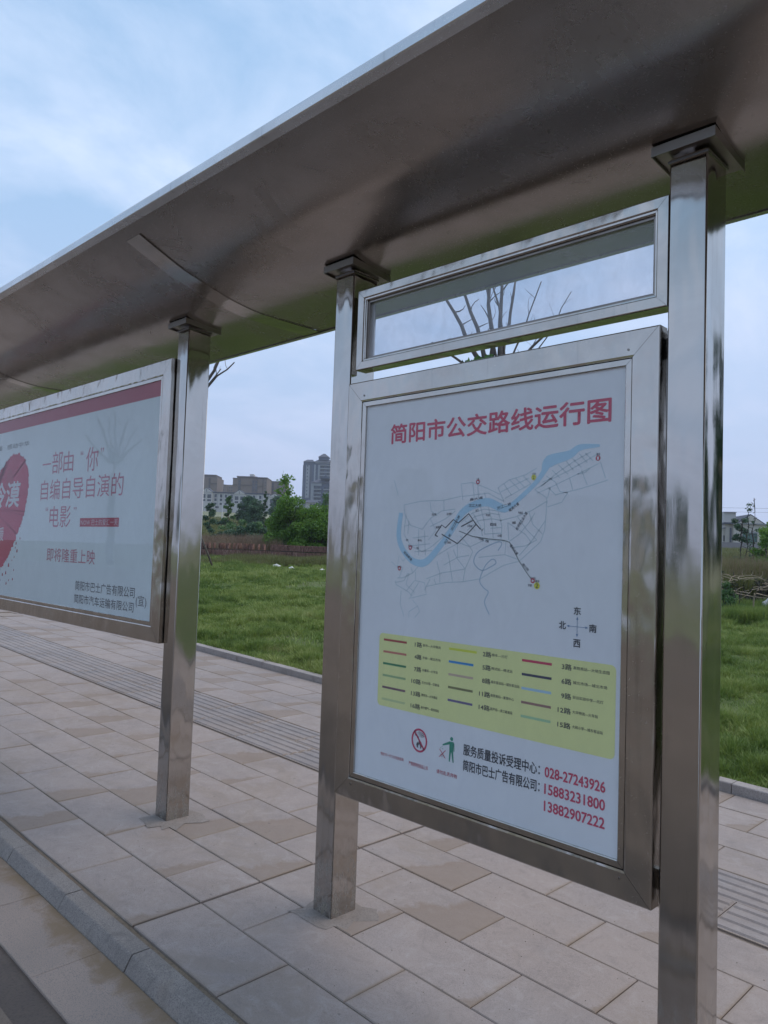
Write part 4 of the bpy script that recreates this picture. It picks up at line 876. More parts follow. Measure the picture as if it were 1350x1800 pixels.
# leaning timber stake at the far edge of the lawn
px_, py_ = polar(383, 24); st = MB()
st.tube([(0, 0, -.1), (-.25, -.08, .55), (-.52, -.16, 1.20)], [.034, .03, .024], 8)
o = st.build('leaning_stake', M_BARK, None, True, (px_, py_, gzf(px_, py_))); o.rotation_euler = (0, 0, YAW)
tag(o, 'thin brown timber stake leaning left at the far edge of the lawn', 'stake')

# ------------------------------------------------------------------ stacked clay roof tiles
tcl = NT('clay_roof_tile'); pc = tcl.pos(); M_CLAY = tcl.set(Roughness=.9, Base_Color=tcl.ramp(tcl.math('ADD', tcl.math('MULTIPLY', tcl.noise(tcl.map(pc, (1, 1, .25)), 22, 2, .8), .7), tcl.math('MULTIPLY', tcl.noise(pc, 1.1, 3), .3)), [(.36, (.06, .035, .03)), (.46, (.19, .10, .08)), (.56, (.25, .14, .11)), (.66, (.42, .30, .25))]))
ct = thing('stack_of_roof_tiles', 'long low stack of reddish brown clay roof tiles in three tiers beyond the lawn', 'roof tiles', (0, 0, 0))
ax_, ay_ = polar(356, 31.6); bx_, by_ = polar(716, 30.3)
Lt = math.hypot(bx_-ax_, by_-ay_); ang = math.atan2(by_-ay_, bx_-ax_)
ct.location = (ax_, ay_, 0); ct.rotation_euler = (0, 0, ang)
tmesh = None; tier_stuff = [MB(), MB(), MB()]
tmb = MB(); tmb.add([(-.012, -.10, 0), (.012, -.10, 0), (.012, .10, 0), (-.012, .10, 0), (-.012, -.10, .235), (.012, -.10, .235), (.012, .10, .235), (-.012, .10, .235)], [(0,3,2,1),(4,5,6,7),(0,1,5,4),(1,2,6,5),(2,3,7,6),(3,0,4,7)])
tmesh = tmb.mesh('roof_tile', M_CLAY)
step = .034; n = int(Lt/step)
for tier in range(3):
    for i in range(n):
        s = i*step
        wx, wy = ax_+math.cos(ang)*s, ay_+math.sin(ang)*s
        zb = 1.70-.27*(3-tier)+.012*math.sin(s*.9)+random.uniform(-.008, .008)+.06*(1-s/Lt)*0
        if tier == 2 and s < 3.0 and random.random() < .55: continue
        yo = .05*(2-tier)*-1+random.uniform(-.015, .015)
        if tier == 2 and 3.0 < s < 5.0 and i % 1 == 0 and s > 4.1-.0:
            pass
        tt = random.uniform(-.006, .006); mb = tier_stuff[tier]
        mb.add([(s-.0125, yo-.12, zb), (s+.0125, yo-.12, zb), (s+.0125, yo+.12, zb), (s-.0125, yo+.12, zb), (s-.0125+tt, yo-.12, zb+.232), (s+.0125+tt, yo-.12, zb+.232), (s+.0125+tt, yo+.12, zb+.232), (s-.0125+tt, yo+.12, zb+.232)],
               [(0,3,2,1),(4,5,6,7),(0,1,5,4),(1,2,6,5),(2,3,7,6),(3,0,4,7)])
for k in range(3): tag(tier_stuff[k].build('tile_tier', M_CLAY, ct), kind='stuff')
for k in range(2):
    MB().box(0, Lt, -.10-.05*(1-k), .12, 1.70-.27*(2-k)-.036, 1.70-.27*(2-k)-.004).build('plank', M_DARKBARK, ct)

def veg_patch(name, label, u0, u1, d0, d1, n, mat, h0, h1, wid, kind='stuff', cat='weeds', lean=.35):
    p, d = scatter_sector(n, u0, u1, d0, d1, 1.0)
    cl = vnoise(p[:, 0], p[:, 1], .9, 4)*.6+vnoise(p[:, 0], p[:, 1], 2.7, 5)*.4
    ok = cl+RNG.normal(0, .08, n) > .30; p, cl, d = p[ok], cl[ok], d[ok]
    h = h0+(h1-h0)*cl*RNG.random(len(p))**.6*1.3
    V, F = blades(len(p), p, h, wid, lean, False)
    return tag(link(name, np_mesh(name, V, F, mat)), label, cat, kind=kind)
veg_patch('dry_weeds', 'reddish dry weeds behind the stack of roof tiles', 340, 500, 32.3, 37, 16000, M_DRYW, .35, .95, .014)
veg_patch('weeds', 'pale green weeds in front of the stack of roof tiles', 340, 700, 26, 30.0, 26000, M_WEED, .06, .38, .012)
veg_patch('tall_weeds', 'tall olive and brown weeds beyond the lawn right of the shelter', 1240, 1420, 17.5, 34, 60000, M_WEED, .35, 1.15, .012)
veg_patch('dry_tall_weeds', 'brown dry stalks among the tall weeds right of the shelter', 1240, 1400, 18.5, 30, 26000, M_DRYW, .4, 1.2, .010)
veg_patch('undergrowth', 'low green undergrowth round the brush pile right of the shelter', 1240, 1400, 14.2, 17, 16000, M_GRASS, .10, .42, .010)
veg_patch('field_grass', 'rough grass across the rising field behind the bushes', 320, 700, 38, 120, 60000, M_WEED, .15, .5, .05)
veg_patch('field_grass', 'rough grass in the field in front of the gabled building', 1200, 1450, 34, 85, 30000, M_WEED, .2, .6, .04)

# litter at the edge of the lawn
def litter(u, d, w, h, label):
    x, y = polar(u, d); m = MB(); pts = []
    k = 9
    m.v = [(0, 0, h)]+[(w*(.5+.3*random.random())*math.cos(2*math.pi*i/k), w*.6*math.sin(2*math.pi*i/k), random.uniform(-.02, h*.6)) for i in range(k)]
    m.f = [(0, i+1, (i+1) % k+1) for i in range(k)]
    o = m.build('crumpled_bag', M_LITTER, None, False, (x, y, gzf(x, y)+.07)); tag(o, label, 'litter', 'scraps of white litter at the far edge of the lawn')
M_LITTER = plain('white_plastic', (.62, .62, .60), .5, 0, .1)
litter(490, 25.5, .22, .10, 'largest white crumpled bag at the lawn edge between the posts')
litter(517, 24.8, .17, .08, 'white crumpled bag nearest the middle post at the lawn edge')
litter(570, 24.4, .14, .06, 'small white scrap close to the middle post at the lawn edge')
litter(417, 26.5, .13, .05, 'white scrap right of the leaning stake, nearer the pavement')
litter(397, 27.5, .16, .06, 'small white scrap just right of the leaning stake')
litter(365, 27.5, .14, .06, 'small white scrap left of the leaning stake')

# ------------------------------------------------------------------ bushes and saplings beyond the tile stack
x, y = polar(512, 33.5); bush('willow_bush', 'large bright green bush beyond the tile stack with a tall sapling in it', x, y, 2.0, 3.0, M_LEAF_B, 26000, .12, nc=60, depth=1.3)
x, y = polar(500, 34.5); tree('sapling_tree', 'slender sapling rising above the bright green bush left of the tower block', 'tree', x, y, 3.65, .62, M_LEAF_B, 420, .19, .5, .03, nl=13, clump=.40)
x, y = polar(556, 33); bush('leafy_bush', 'rounder mid green bush beside the middle post in front of the tower block', x, y, 1.9, 2.7, M_LEAF_B, 18000, .12, nc=46, depth=1.1)
x, y = polar(600, 34); bush('leafy_bush', 'green bush hidden behind the middle post', x, y, 2.2, 2.6, M_LEAF_G, 8000, .13, nc=16)
x, y = polar(572, 52); tree('sapling_tree', 'loose green tree in front of the lower grey building near the middle post', 'tree', x, y, 3.2, 1.0, M_LEAF_G, 1500, .15, .3, .05, nl=12, zoff=0)
x, y = polar(534, 60); bush('leafy_bush', 'pale green bush below the small white house left of the middle post', x, y, 3.2, 1.6, M_LEAF_G, 4000, .17, nc=14)
x, y = polar(436, 42); bush('dark_bush', 'low dark green bush above the dry weeds beyond the tile stack', x, y, 2.9, 1.35, M_LEAF_D, 9000, .13, nc=20)
x, y = polar(470, 46); bush('dark_bush', 'low green bush right of the darkest bush, beside the bright bush', x, y, 2.4, 1.5, M_LEAF_G, 6000, .13, nc=16)
x, y = polar(395, 44); bush('dark_bush', 'small low bush at the left end of the row beyond the tile stack', x, y, 1.3, .8, M_LEAF_D, 2600, .12, nc=10)
x, y = polar(402, 62); tree('young_tree', 'narrow young green tree in front of the white terrace, left of the dark tree', 'tree', x, y, 2.9, .6, M_LEAF_G, 2600, .16, .15, .05, nl=12)
x, y = polar(437, 84); tree('dark_tree', 'broad dark green tree in front of the middle of the white terrace', 'tree', x, y, 2.9, 1.6, M_LEAF_D, 8000, .24, .1, .09, nl=18, clump=.40)
x, y = polar(449, 78); tree('dark_tree', 'dark green tree touching the right side of the broad dark tree', 'tree', x, y, 2.5, 1.2, M_LEAF_D, 4500, .22, .1, .08, nl=14, clump=.42)
x, y = polar(466, 56); tree('conifer_sapling', 'thin dark pointed sapling right of the dark trees', 'tree', x, y, 3.3, .32, M_LEAF_D, 1500, .15, .1, .03, nl=14)
x, y = polar(369, 46); tree('young_tree', 'dull green young tree beside the right edge of the left post', 'tree', x, y, 2.2, .62, M_LEAF_D, 1500, .13, .2, .03, nl=9)
x, y = polar(376, 38); tree('small_shrub', 'tiny dark shrub standing on the pale field left of the bushes', 'shrub', x, y, .55, .22, M_LEAF_D, 300, .08, .3, .012, nl=5)
for (u, d, w, h, nm, lb) in ((384, 70, 2.6, 1.1, 0, 'olive bush on the field left of the narrow young tree'), (420, 58, 3.2, 1.5, 1, 'green hedge-like bush below the broad dark tree'), (452, 54, 2.4, 1.3, 1, 'green bush between the broad dark tree and the bright bush'), (482, 64, 3.0, 1.6, 0, 'dull green bush just left of the bright bush, further away')):
    x, y = polar(u, d); bush('field_bush', lb, x, y, w, h, (M_LEAF_D, M_LEAF_G)[nm], 3500, .16, 'bushes dotted over the field', nc=12)
# bamboo-like clump behind everything on the left, hides the foot of the terrace
x, y = polar(487, 130); tree('dark_tree', 'dark tree at the right end of the white terrace behind the sapling', 'tree', x, y, 3.8, 1.8, M_LEAF_D, 4000, .36, .15, .1, nl=12, clump=.42)
# white lamp post in the field
def slim_post(name, label, cat, u, d, h, r, mat, arm=True):
    x, y = polar(u, d); z = gzf(x, y); t = thing(name, label, cat, (x, y, z), YAW)
    MB().tube([(0, 0, -.1), (0, 0, h*.5), (0, 0, h)], [r, r*.85, r*.6], 8).build('pole', mat, t)
    if arm:
        MB().tube([(0, 0, h*.98), (.35, 0, h*1.04), (.7, 0, h*1.05)], [r*.5]*3, 6).build('arm', mat, t)
        MB().box(.6, 1.0, -.08, .08, h*1.04, h*1.065).build('lamp_head', mat, t)
    return t
M_WHITEP = plain('white_post_paint', (.62, .62, .64), .6, 0, .06)
slim_post('marker_post', 'thin white post standing on the field left of the narrow young tree', 'post', 390.5, 75, 2.3, .04, M_WHITEP, False)

# ------------------------------------------------------------------ right side: brush pile, rock, saplings
x, y = polar(1313, 16.6); bp = thing('brush_pile', 'tangled pile of dead pale branches at the lawn edge right of the shelter', 'brush pile', (x, y, gzf(x, y)), YAW)
for i in range(46):
    m = MB(); a = random.uniform(-.5, .5)+(math.pi if random.random() < .5 else 0); p = Vector((random.uniform(-1.4, 1.0), random.uniform(-.5, .5), random.uniform(.42, .72)))
    q = p+Vector((math.cos(a)*random.uniform(.25, .75), random.uniform(-.3, .3), random.uniform(-.22, .16)))
    pts = limb(m, p, q, random.uniform(.006, .014), .003, 5, .2, 5)
    if random.random() < .6: limb(m, pts[3], pts[3]+Vector((random.uniform(-.2, .2), 0, random.uniform(.02, .16))), .008, .003, 4, .2, 3)
    m.build('branch', M_DEAD, bp)
for i in range(40):
    m = MB(); p = Vector((random.uniform(-.5, 1.3), random.uniform(-.3, .6), random.uniform(-.05, .1))); limb(m, p, p+Vector((random.uniform(-.25, .25), random.uniform(-.2, .2), random.uniform(.3, .55))), .018, .008, 5, .15, 4); m.build('branch', M_DARKBARK, bp)
x, y = polar(1330, 15.4); m = MB(); limb(m, (-.0, 0, -.05), (.02, 0, .50), .022, .014, 6, .2, 6)
o = m.build('dead_branch', M_DEAD, None, False, (x-.05, y, gzf(x, y))); tag(o, 'pale bent dead branch standing upright in front of the brush pile', 'branch')
def rock(u, d, w, h, label, mat):
    x, y = polar(u, d); bpy_m = bpy.data.meshes.new('rock'); import bmesh
    bm = bmesh.new(); bmesh.ops.create_icosphere(bm, subdivisions=3, radius=1)
    for v in bm.verts:
        n_ = 1+.18*math.sin(v.co.x*3.1+u)+.14*math.sin(v.co.y*4.3+1)+.1*math.sin(v.co.z*5+v.co.x*3)
        v.co = Vector((v.co.x*w*n_, v.co.y*w*.7*n_, max(v.co.z, -.4)*h*n_))
    bm.to_mesh(bpy_m); bm.free(); bpy_m.materials.append(mat)
    o = link('rock', bpy_m, None, (x, y, gzf(x, y)+.08), (0, 0, YAW)); return tag(o, label, 'rock', 'stones at the lawn edge')
M_ROCK = plain('pale_rock', (.30, .31, .29), .9, 0, .2, 6)
rock(1284, 14.9, .19, .08, 'flat pale greenish stone lying at the edge of the lawn right of the shelter', M_ROCK)
rock(1351, 16.1, .15, .26, 'tall whitish rock at the right edge beside the brush pile', plain('white_rock', (.48, .48, .50), .9, 0, .15, 6))
for (u, d, w, lb) in ((1322, 15.2, .06, 'small pale pebble below the dead branch'), (1308, 15.0, .05, 'small pale pebble left of the dead branch'), (1335, 14.8, .07, 'small pale pebble nearest the right edge'), (1272, 15.6, .06, 'small pale pebble beside the right post')): rock(u, d, w, w*.5, lb, M_ROCK)
x, y = polar(1326, 17.6); bush('dark_bush', 'dark leafy mass added as painted shadow inside and behind the brush pile', x, y, 2.6, .95, plain('brush_shadow', (.05, .05, .035), .95, 0, .3, 10), 6000, .07, nc=22, stems=12)  # near-black leaves added to stand for the shadow within the brush pile
# green scrubby clumps by the brush pile
for (u, d, w, h, lb) in ((1278, 15.9, .55, .75, 'leafy weed clump beside the right post in front of the brush pile'), (1290, 15.5, .45, .55, 'leafy weed clump right in front of the dead branches')):
    x, y = polar(u, d); bush('weed_clump', lb, x, y, w, h, M_LEAF_G, 1800, .05, 'weed clumps at the brush pile', 'weeds', nc=9, stems=8)
# thin saplings
def sapling(u, d, h, r, lean, label, twigs, leaves=0, spread=.5, mat=M_LEAF_G, crown0=.6):
    x, y = polar(u, d); t = thing('thin_sapling', label, 'tree', (x, y, gzf(x, y)), YAW, 'thin saplings in front of the gabled building')
    m = MB(); p = limb(m, (0, 0, -.1), (lean, 0, h), r, r*.35, 6, .01, 8); m.build('trunk', M_DARKBARK, t)
    b = MB()
    for i in range(twigs):
        f = crown0+(1-crown0)*i/max(1, twigs); q = Vector((lean*f, 0, h*f)); s = 1 if i % 2 else -1
        limb(b, q, q+Vector((s*spread*(1.1-f)*random.uniform(.7, 1.2), random.uniform(-.2, .2), spread*.25)), r*.35, r*.12, 4, .1, 3)
    b.build('twig', M_DARKBARK, t)
    if leaves:
        cl = [(lean+random.uniform(-.6, .6)*spread, random.uniform(-.5, .5)*spread, h*random.uniform(crown0, 1), spread*.35, spread*.3) for _ in range(10)]
        V, F = leaf_cloud(cl, leaves, .11); link('crown', np_mesh('crown', V, F, mat), t)
sapling(1302, 33, 2.55, .05, .05, 'sapling with a small dark bushy top left of the two bare ones', 8, 1100, .42, M_LEAF_D, .6)
sapling(1309, 30, 3.0, .03, .18, 'shorter bare sapling with short twigs near the gable', 12, 60, .30, M_LEAF_D, .35)
sapling(1322, 29, 3.3, .035, .05, 'tallest bare sapling crossing the gable with short twigs to its tip', 20, 90, .30, M_LEAF_D, .3)
sapling(1328, 28, 2.4, .04, .62, 'dark sapling leaning right with bright green leaves at the right edge', 8, 1900, .62, M_LEAF_B, .35)
x, y = polar(1349, 27); tree('young_tree', 'leafy bright green young tree at the right edge of the picture', 'tree', x, y, 2.1, .65, M_LEAF_B, 2600, .11, .3, .035, nl=10)
x, y = polar(1280, 40); bush('dark_bush', 'dark green bush beside the right post in front of the gabled building', x, y, 1.5, .95, M_LEAF_D, 4000, .12, nc=16)
x, y = polar(1325, 42); bush('dark_bush', 'low green bush between the thin saplings', x, y, 1.6, 1.0, M_LEAF_G, 3000, .12, nc=12)
x, y = polar(1226, 44); bush('dark_bush', 'dark bush mostly hidden behind the right post', x, y, 2.4, 1.6, M_LEAF_D, 4000, .13, nc=12)

# ------------------------------------------------------------------ buildings
M_WIN = NT('far_window_glass').set(Base_Color=(.05, .06, .075), Roughness=.15)
M_BROWN = plain('tan_render', (.165, .125, .10), .9, 0, .08, .2); M_BROWN2 = plain('brown_band', (.09, .065, .06), .9, 0, .08, .2)
M_WHITE = plain('white_render', (.44, .43, .42), .9, 0, .06, .2); M_GREYB = plain('grey_blue_tile_cladding', (.058, .072, .115), .8, 0, .08, .2)
M_PALEB = plain('pale_cladding', (.24, .255, .28), .85, 0, .08, .2); M_SLATE = plain('slate_roof', (.065, .07, .095), .8, 0, .12, .5)
M_CREAM = plain('cream_render', (.47, .44, .40), .9, 0, .08, .4); M_YELLOW = plain('yellow_render', (.50, .40, .22), .9, 0, .08, .4)
M_GREENW = NT('green_glass').set(Base_Color=(.06, .12, .11), Roughness=.2)
class BD:
    "a building facing the camera side; x right, y away, z up; px(u,v) gives metres for a picture position at this depth"
    def __init__(s, name, label, cat, u, d, rz=0.0, group=None):
        s.u, s.d = u, d; x, y = polar(u, d); s.z = gzf(x, y); s.k = d/1345.62
        s.t = thing(name, label, cat, (x, y, s.z), YAW+rz, group); s.wm = {}
    def X(s, u): return (u-s.u)*s.k
    def Z(s, v, u=None):
        hz = 976.5+(u if u else s.u)*.0341-676*.0341-7.0
        return CAM.z-s.z+(hz-v)*s.k
    def part(s, name, mat, u0, u1, v0, v1, y0, y1, zmin=None):
        return MB().box(s.X(u0), s.X(u1), y0, y1, (s.Z(v1) if zmin is None else zmin), s.Z(v0)).build(name, mat, s.t)
    def win(s, u0, u1, v0, v1, y, mat=None, name='window'):
        w, h = s.X(u1)-s.X(u0), s.Z(v0)-s.Z(v1); key = (round(w, 2), round(h, 2), (mat or M_WIN).name)
        if key not in s.wm:
            m = MB(); m.box(-w/2, w/2, -.06, .1, -h/2, h/2); s.wm[key] = m.mesh(name, mat or M_WIN)
        return link(name, s.wm[key], s.t, ((s.X(u0)+s.X(u1))/2, y, (s.Z(v0)+s.Z(v1))/2))
    def gable(s, name, mat, u0, u1, v_eave, v_top, y0, y1):
        x0, x1, ze, zt = s.X(u0), s.X(u1), s.Z(v_eave), s.Z(v_top); m = MB(); xm = (x0+x1)/2
        m.add([(x0, y0, ze), (x1, y0, ze), (xm, y0, zt), (x0, y1, ze), (x1, y1, ze), (xm, y1, zt)], [(0,1,2), (3,5,4), (0,2,5,3), (1,4,5,2), (0,3,4,1)])
        return m.build(name, mat, s.t)
    def hip(s, name, mat, u0, u1, v_eave, v_top, y0, y1, inset=.25):
        x0, x1, ze, zt = s.X(u0), s.X(u1), s.Z(v_eave), s.Z(v_top); a = (x1-x0)*inset; b = (y1-y0)*.45; m = MB()
        m.add([(x0,y0,ze),(x1,y0,ze),(x1,y1,ze),(x0,y1,ze),(x0+a,y0+b,zt),(x1-a,y0+b,zt),(x1-a,y1-b,zt),(x0+a,y1-b,zt)], [(0,3,2,1),(4,5,6,7),(0,1,5,4),(1,2,6,5),(2,3,7,6),(3,0,4,7)])
        return m.build(name, mat, s.t)

# brown apartment blocks
b = BD('apartment_block', 'large stepped brown apartment block behind the white terrace', 'building', 440, 330)
b.part('wall', M_BROWN, 407, 467, 841.5, 900, 0, 14, -6); b.part('wall', M_BROWN, 414, 449, 838.5, 841.6, .5, 13); b.part('wall', M_BROWN, 447, 467, 839.2, 841.6, .5, 13)
b.part('parapet', M_BROWN2, 406.6, 415, 841.0, 842.6, -.3, 14); b.part('parapet', M_BROWN2, 413.6, 449.3, 837.6, 839.4, -.2, 13.2); b.part('parapet', M_BROWN2, 448, 467.4, 838.6, 840.2, -.4, 13)
b.part('band', M_BROWN2, 407, 415, 852.7, 853.9, -.25, 0); b.part('band', M_BROWN2, 422, 441, 852.7, 853.9, -.25, 0); b.part('band', M_BROWN2, 451, 459, 854, 855, -.25, 0)
b.part('recess_panel', M_BROWN2, 416.5, 421.8, 842, 866, -.2, 0); b.part('recess_panel', M_BROWN2, 441.2, 451, 842, 868, -.2, 0); b.part('recess_panel', M_BROWN2, 459.5, 461, 842, 868, -.2, 0)
b.part('roof_box', M_WHITE, 434.8, 441.8, 832.8, 838, 2, 6)
for v in (845.5, 850.5, 855.5, 860.5): b.win(417.6, 420.6, v, v+3, -.2); b.win(442, 444.5, v, v+3, -.2); b.win(446.8, 450.2, v, v+3.2, -.2)
for v in (847, 852, 857, 862): b.win(463.3, 464.8, v, v+2.2, 0)
b = BD('apartment_block', 'brown apartment block at the right, partly behind the slender sapling', 'building', 480, 350)
b.part('wall', M_BROWN, 466, 500, 847, 900, 0, 14, -6); b.part('parapet', M_BROWN2, 465.6, 500, 846, 847.4, -.3, 14); b.part('recess_panel', M_BROWN2, 475.5, 479.5, 848, 868, -.2, 0)
for v in (850, 855, 860): b.win(476.3, 478.8, v, v+2.6, -.2); b.win(469, 470.5, v, v+2.4, 0); b.win(486, 488, v, v+2.4, 0)
b = BD('apartment_block', 'tall brown apartment block beside the left post', 'building', 368, 340)
b.part('wall', M_BROWN, 350, 379.2, 838.8, 900, 0, 14, -6); b.part('parapet', M_BROWN2, 350, 376.6, 834.2, 838.9, .4, 13); b.part('band', M_BROWN2, 368, 379.3, 849.2, 850.6, -.3, 0); b.part('recess_panel', M_BROWN2, 364.5, 367.6, 840, 870, -.2, 0)
for v in (843, 848, 853, 858): b.win(365.2, 367, v, v+2.6, -.25)
b = BD('apartment_block', 'low distant brown block between the two taller brown blocks', 'building', 393, 380)
b.part('wall', M_BROWN, 381, 396, 853.4, 900, 0, 12, -8); b.part('wall', M_BROWN, 394.5, 408, 851.8, 900, 1, 12, -8); b.part('roof', M_SLATE, 381.5, 394, 851.6, 853.5, .5, 10)
for u in (385, 389.5): [b.win(u, u+2.4, v, v+2.8, 0) for v in (855.5, 860, 864)]
for u in (400, 404): [b.win(u, u+1.6, v, v+2.2, 1) for v in (856, 861)]
# white terrace
b = BD('terraced_house', 'long white terraced row with gabled bays and dark windows', 'building', 425, 230)
b.part('wall', M_WHITE, 352, 472, 868.5, 905, 0, 10, -3); b.part('roof', M_SLATE, 352, 472, 866.3, 868.6, -.2, 10.4)
b.part('wall', M_WHITE, 466, 500, 871.2, 905, .5, 10, -3); b.part('roof', M_SLATE, 466, 500, 869.8, 871.3, .2, 10.4)
for u0_, u1_, vt, ve in ((409.5, 432, 861.6, 869.4), (470.5, 494.0, 865.8, 872.5), (352, 374, 859.5, 867.6)):
    b.gable('bay_gable', M_WHITE, u0_+.8, u1_-.8, ve, vt+1.0, -1.1, 3); b.gable('gable_roof', M_SLATE, u0_, u1_, ve-.3, vt, -1.0, 3.4)
    b.part('bay', M_WHITE, u0_+1, u1_-1, ve, 905, -.9, .1, -3)
    um = (u0_+u1_)/2
    for (a, c) in ((um-8.0, um-1.8), (um+1.6, um+8.0)):
        b.win(a, c, ve+4.0, ve+10.4, -.9); b.win(a, c, ve+12.6, ve+16, -.9)
    for q in (.5, 0): b.part('gable_strut', M_SLATE, um-.35, um+.35, vt+2.2, ve-.2, -1.18, -1.08) if q else None
for u in (376, 385.5, 394, 404, 434.5, 443.5, 454.5):
    for v in ((870.6, 876.2), (878, 882.5), (885.5, 889)): b.win(u, u+3.9, v[0], v[1], 0)
    b.part('drain_pipe', M_PALEB, u+5.6, u+6.1, 869, 896, -.12, -.02)
for u in (378, 392, 462): b.win(u, u+6, 891.5, 895, 0)
# tower block
b = BD('tower_block', 'tall blue grey tower block with hipped roofs left of the middle post', 'building', 560, 420)
b.part('wall', M_GREYB, 530.2, 600, 812, 900, 0, 16, -8); b.part('wall', M_GREYB, 529.2, 531, 818, 900, 1, 14, -8)
b.hip('roof', M_SLATE, 530.0, 550, 812.4, 806.4, -1, 14); b.hip('roof', M_SLATE, 548, 612, 812.6, 805.6, -1.2, 16, .1)
b.part('roof_turret', M_GREYB, 556, 573.6, 802, 807, 2, 9); b.hip('turret_roof', M_SLATE, 555, 575, 802.4, 795.2, 1.4, 9.6, .42)
b.part('cornice', M_PALEB, 551, 600, 813.2, 814.6, -.7, 0); b.part('cladding_strip', M_PALEB, 535.2, 541.6, 818.5, 876, -.4, 0); b.part('cladding_strip', M_PALEB, 549.4, 552, 817, 870, -.3, 0); b.part('cladding_strip', M_PALEB, 556.4, 559.4, 817, 870, -.5, 0)
b.part('recess_panel', M_SLATE, 542.4, 545.2, 816, 876, -.1, 0)
for i in range(9): b.win(537, 538.6, 818.5+6.3*i, 821+6.3*i, -.4); 
for i in range(8): b.win(551.8, 553.2, 824+6.3*i, 826.4+6.3*i, -.1)
for i in range(7):
    v = 818+6.2*i
    b.part('balcony', M_PALEB, 560, 600, v-1.0, v+.3, -1.4, 0)
    for u in (560.8, 564.0, 571.8, 575.4, 584, 588, 594): b.win(u, u+2.6, v+.7, v+4.4, -.05)
b = BD('grey_apartment_house', 'lower grey apartment house with hipped roof in front of the tower block', 'building', 572, 330)
b.part('wall', M_GREYB, 544.5, 604, 849, 900, 0, 12, -6); b.hip('roof', M_SLATE, 544, 604, 849.4, 838.5, -.8, 12.6, .30); b.gable('bay_gable', M_GREYB, 561, 580, 841.5, 836, -1, 4)
b.part('cladding_strip', M_PALEB, 545, 563.5, 850.5, 854.6, -.4, 0); b.part('cladding_strip', M_PALEB, 545, 550, 854.6, 880, -.35, 0)
for i in range(4):
    v = 857+6.6*i; b.part('balcony', M_PALEB, 550, 563, v+3.4, v+4.8, -.9, 0); b.part('balcony', M_PALEB, 567, 600, v+3.4, v+4.8, -.9, 0)
    for u in (551, 556.6, 568, 574, 582, 590): b.win(u, u+4.2, v-.6, v+3.2, -.05)
b = BD('white_house', 'small white house with grey roof below the tower block', 'building', 545, 200)
b.part('wall', M_WHITE, 536.5, 556.5, 883.4, 905, 0, 8, -2); b.hip('roof', M_SLATE, 533, 558.5, 883.8, 877.8, -.6, 8.6, .2)
for u in (544.4, 549.8): b.win(u, u+3.4, 886, 889.4, 0); b.win(u, u+3.4, 891.4, 894.5, 0)
# gabled building on the right
b = BD('gabled_building', 'pale grey gabled building with a large green window right of the shelter', 'building', 1316, 110, -.15)
b.part('wall', M_CREAM, 1291, 1400, 921.5, 975, 0, 9, -1); b.gable('gable', M_CREAM, 1297, 1341.5, 921.6, 906.2, -.2, 8); b.gable('gable_roof', M_SLATE, 1294, 1344.5, 921.0, 904.0, -.05, 9.4)
b.part('cornice', M_PALEB, 1290, 1400, 920.6, 922.4, -.35, 0); b.part('band', M_PALEB, 1304, 1336, 936, 937.6, -.2, 0)
b.win(1306, 1330, 938, 953.5, 0, M_GREENW, 'large_window'); b.part('pillar', M_CREAM, 1330, 1334, 937, 970, -.35, 0, -1); b.part('pillar', M_SLATE, 1284.6, 1287.2, 929, 955, -.3, 0)
for k in range(1, 4): b.part('mullion', M_SLATE, 1306+6*k-.2, 1306+6*k+.2, 938, 953.5, -.1, -.065)
b.part('wall', M_CREAM, 1279, 1291, 919.5, 975, .5, 8, -1); b.part('eave', M_SLATE, 1275.5, 1290, 919.6, 922.6, -.3, 8); b.part('stair_tower', M_WHITE, 1279.2, 1299.2, 901.2, 921, 1.2, 6); b.part('eave', M_SLATE, 1278.8, 1299.6, 900.6, 901.4, 1.0, 6.2)
b.part('wall', M_CREAM, 1225, 1280, 929.5, 975, .8, 8, -1); b.part('eave', M_PALEB, 1225, 1280.2, 928.6, 930.6, .5, 8)
for u in (1268.8, 1277): b.win(u, u+3.8, 942.5, 953, .8)
for u in (1271, 1281): b.win(u, u+1.6, 936.4, 939, .8)
for u in (1338, 1346): b.win(u, u+4, 940, 952, 0)
M_LAV = plain('grey_wall', (.22, .205, .22), .9, 0, .08, .5)
x, y = polar(1330, 88); o = MB().box(-14, 26, 0, .25, -.5, .9).build('boundary_wall', M_LAV, None, False, (x, y, gzf(x, y))); o.rotation_euler = (0, 0, YAW-.1)
tag(o, 'low grey boundary wall in front of the gabled building', 'wall')
# overhead wires
def wire(v, label):
    m = MB(); pts = []
    for i, u in enumerate(np.linspace(1130, 1620, 13)):
        x, y = polar(u, 95); k = 95/1345.62; hz = 976.5+(1300-676)*.0341-7+(u-1300)*.0341
        pts.append((x, y, CAM.z+(hz-(v+.014*(u-1300)+ .00002*(u-1375)**2*-1))*k))
    m.tube(pts, .012, 5); o = m.build('overhead_wire', M_DARKBARK, None); tag(o, label, 'wire')
wire(893.5, 'upper thin overhead wire crossing the sky at the right'); wire(900.5, 'lower thin overhead wire above the gabled building')

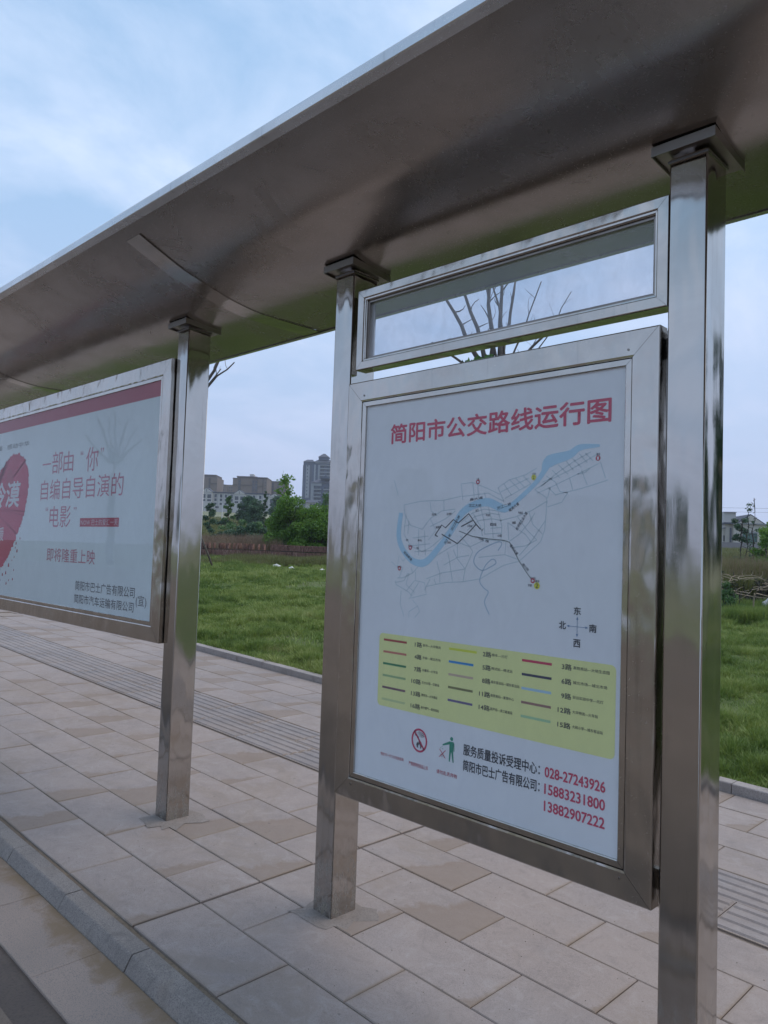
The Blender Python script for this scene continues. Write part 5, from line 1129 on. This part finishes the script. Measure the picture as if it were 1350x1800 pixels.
# ------------------------------------------------------------------ across the road and beside the shelter (seen in the steel and the glass)
for i in range(9):
    x = -46+10.5*i+random.uniform(-2, 2); y = -27+random.uniform(-3, 3)
    tree('roadside_tree', 'leafy roadside tree standing across the road, reflected in the steel', 'tree', x, y, random.uniform(4.5, 6.5), random.uniform(1.4, 2.2), M_LEAF_D, 1800, .42, .3, .12, 'roadside trees across the road', nl=10, clump=.42)
bb = thing('yellow_apartment_house', 'yellow rendered apartment house reflected in the right post', 'building', (36, 62, gzf(36, 62)), -.5)
MB().box(-10, 14, 0, 12, -1, 11.5).build('wall', M_YELLOW, bb); MB().box(-10.5, 14.5, -.6, 12.5, 11.5, 12.3).build('roof', M_SLATE, bb)
wmesh = MB().box(-.9, .9, -.06, .1, -.8, .8).mesh('window', M_WIN)
for i in range(5):
    for j in range(3): link('window', wmesh, bb, (-8+4.8*i, 0, 2.2+3.4*j))
bb = thing('beige_warehouse', 'long beige warehouse far across the road', 'building', (-70, -75, 0), .3)
MB().box(-30, 30, -10, 0, -1, 7.5).build('wall', M_CREAM, bb); MB().box(-30.6, 30.6, -10.5, .6, 7.5, 8.1).build('roof', M_SLATE, bb)
for i in range(10): link('window', wmesh, bb, (-26+5.6*i, .02, 3.2))
tree('roadside_tree', 'bushy tree in the lawn to the right of the shelter', 'tree', 6.4, 10.4, 5.4, 1.3, M_LEAF_D, 5000, .16, .25, .07, nl=14, clump=.4)
tree('roadside_tree', 'second bushy tree further along the lawn', 'tree', 9.5, 19.5, 5.6, 1.5, M_LEAF_G, 4000, .2, .25, .07, nl=14, clump=.4)
x, y = -20.5, -26.0

# ------------------------------------------------------------------ air between here and the far buildings
HAZE_ON = True
if HAZE_ON:
    hm = bpy.data.materials.new('haze'); hm.use_nodes = True; t_ = hm.node_tree; t_.nodes.clear()
    ov = t_.nodes.new('ShaderNodeOutputMaterial'); pv = t_.nodes.new('ShaderNodeVolumePrincipled')
    pv.inputs['Density'].default_value = .00045; pv.inputs['Color'].default_value = (.80, .86, 1, 1); pv.inputs['Anisotropy'].default_value = .1
    t_.links.new(pv.outputs[0], ov.inputs['Volume'])
    hb = MB().box(-640, 640, -640, 640, -3.0, 66).build('haze', hm); tag(hb, kind='stuff')
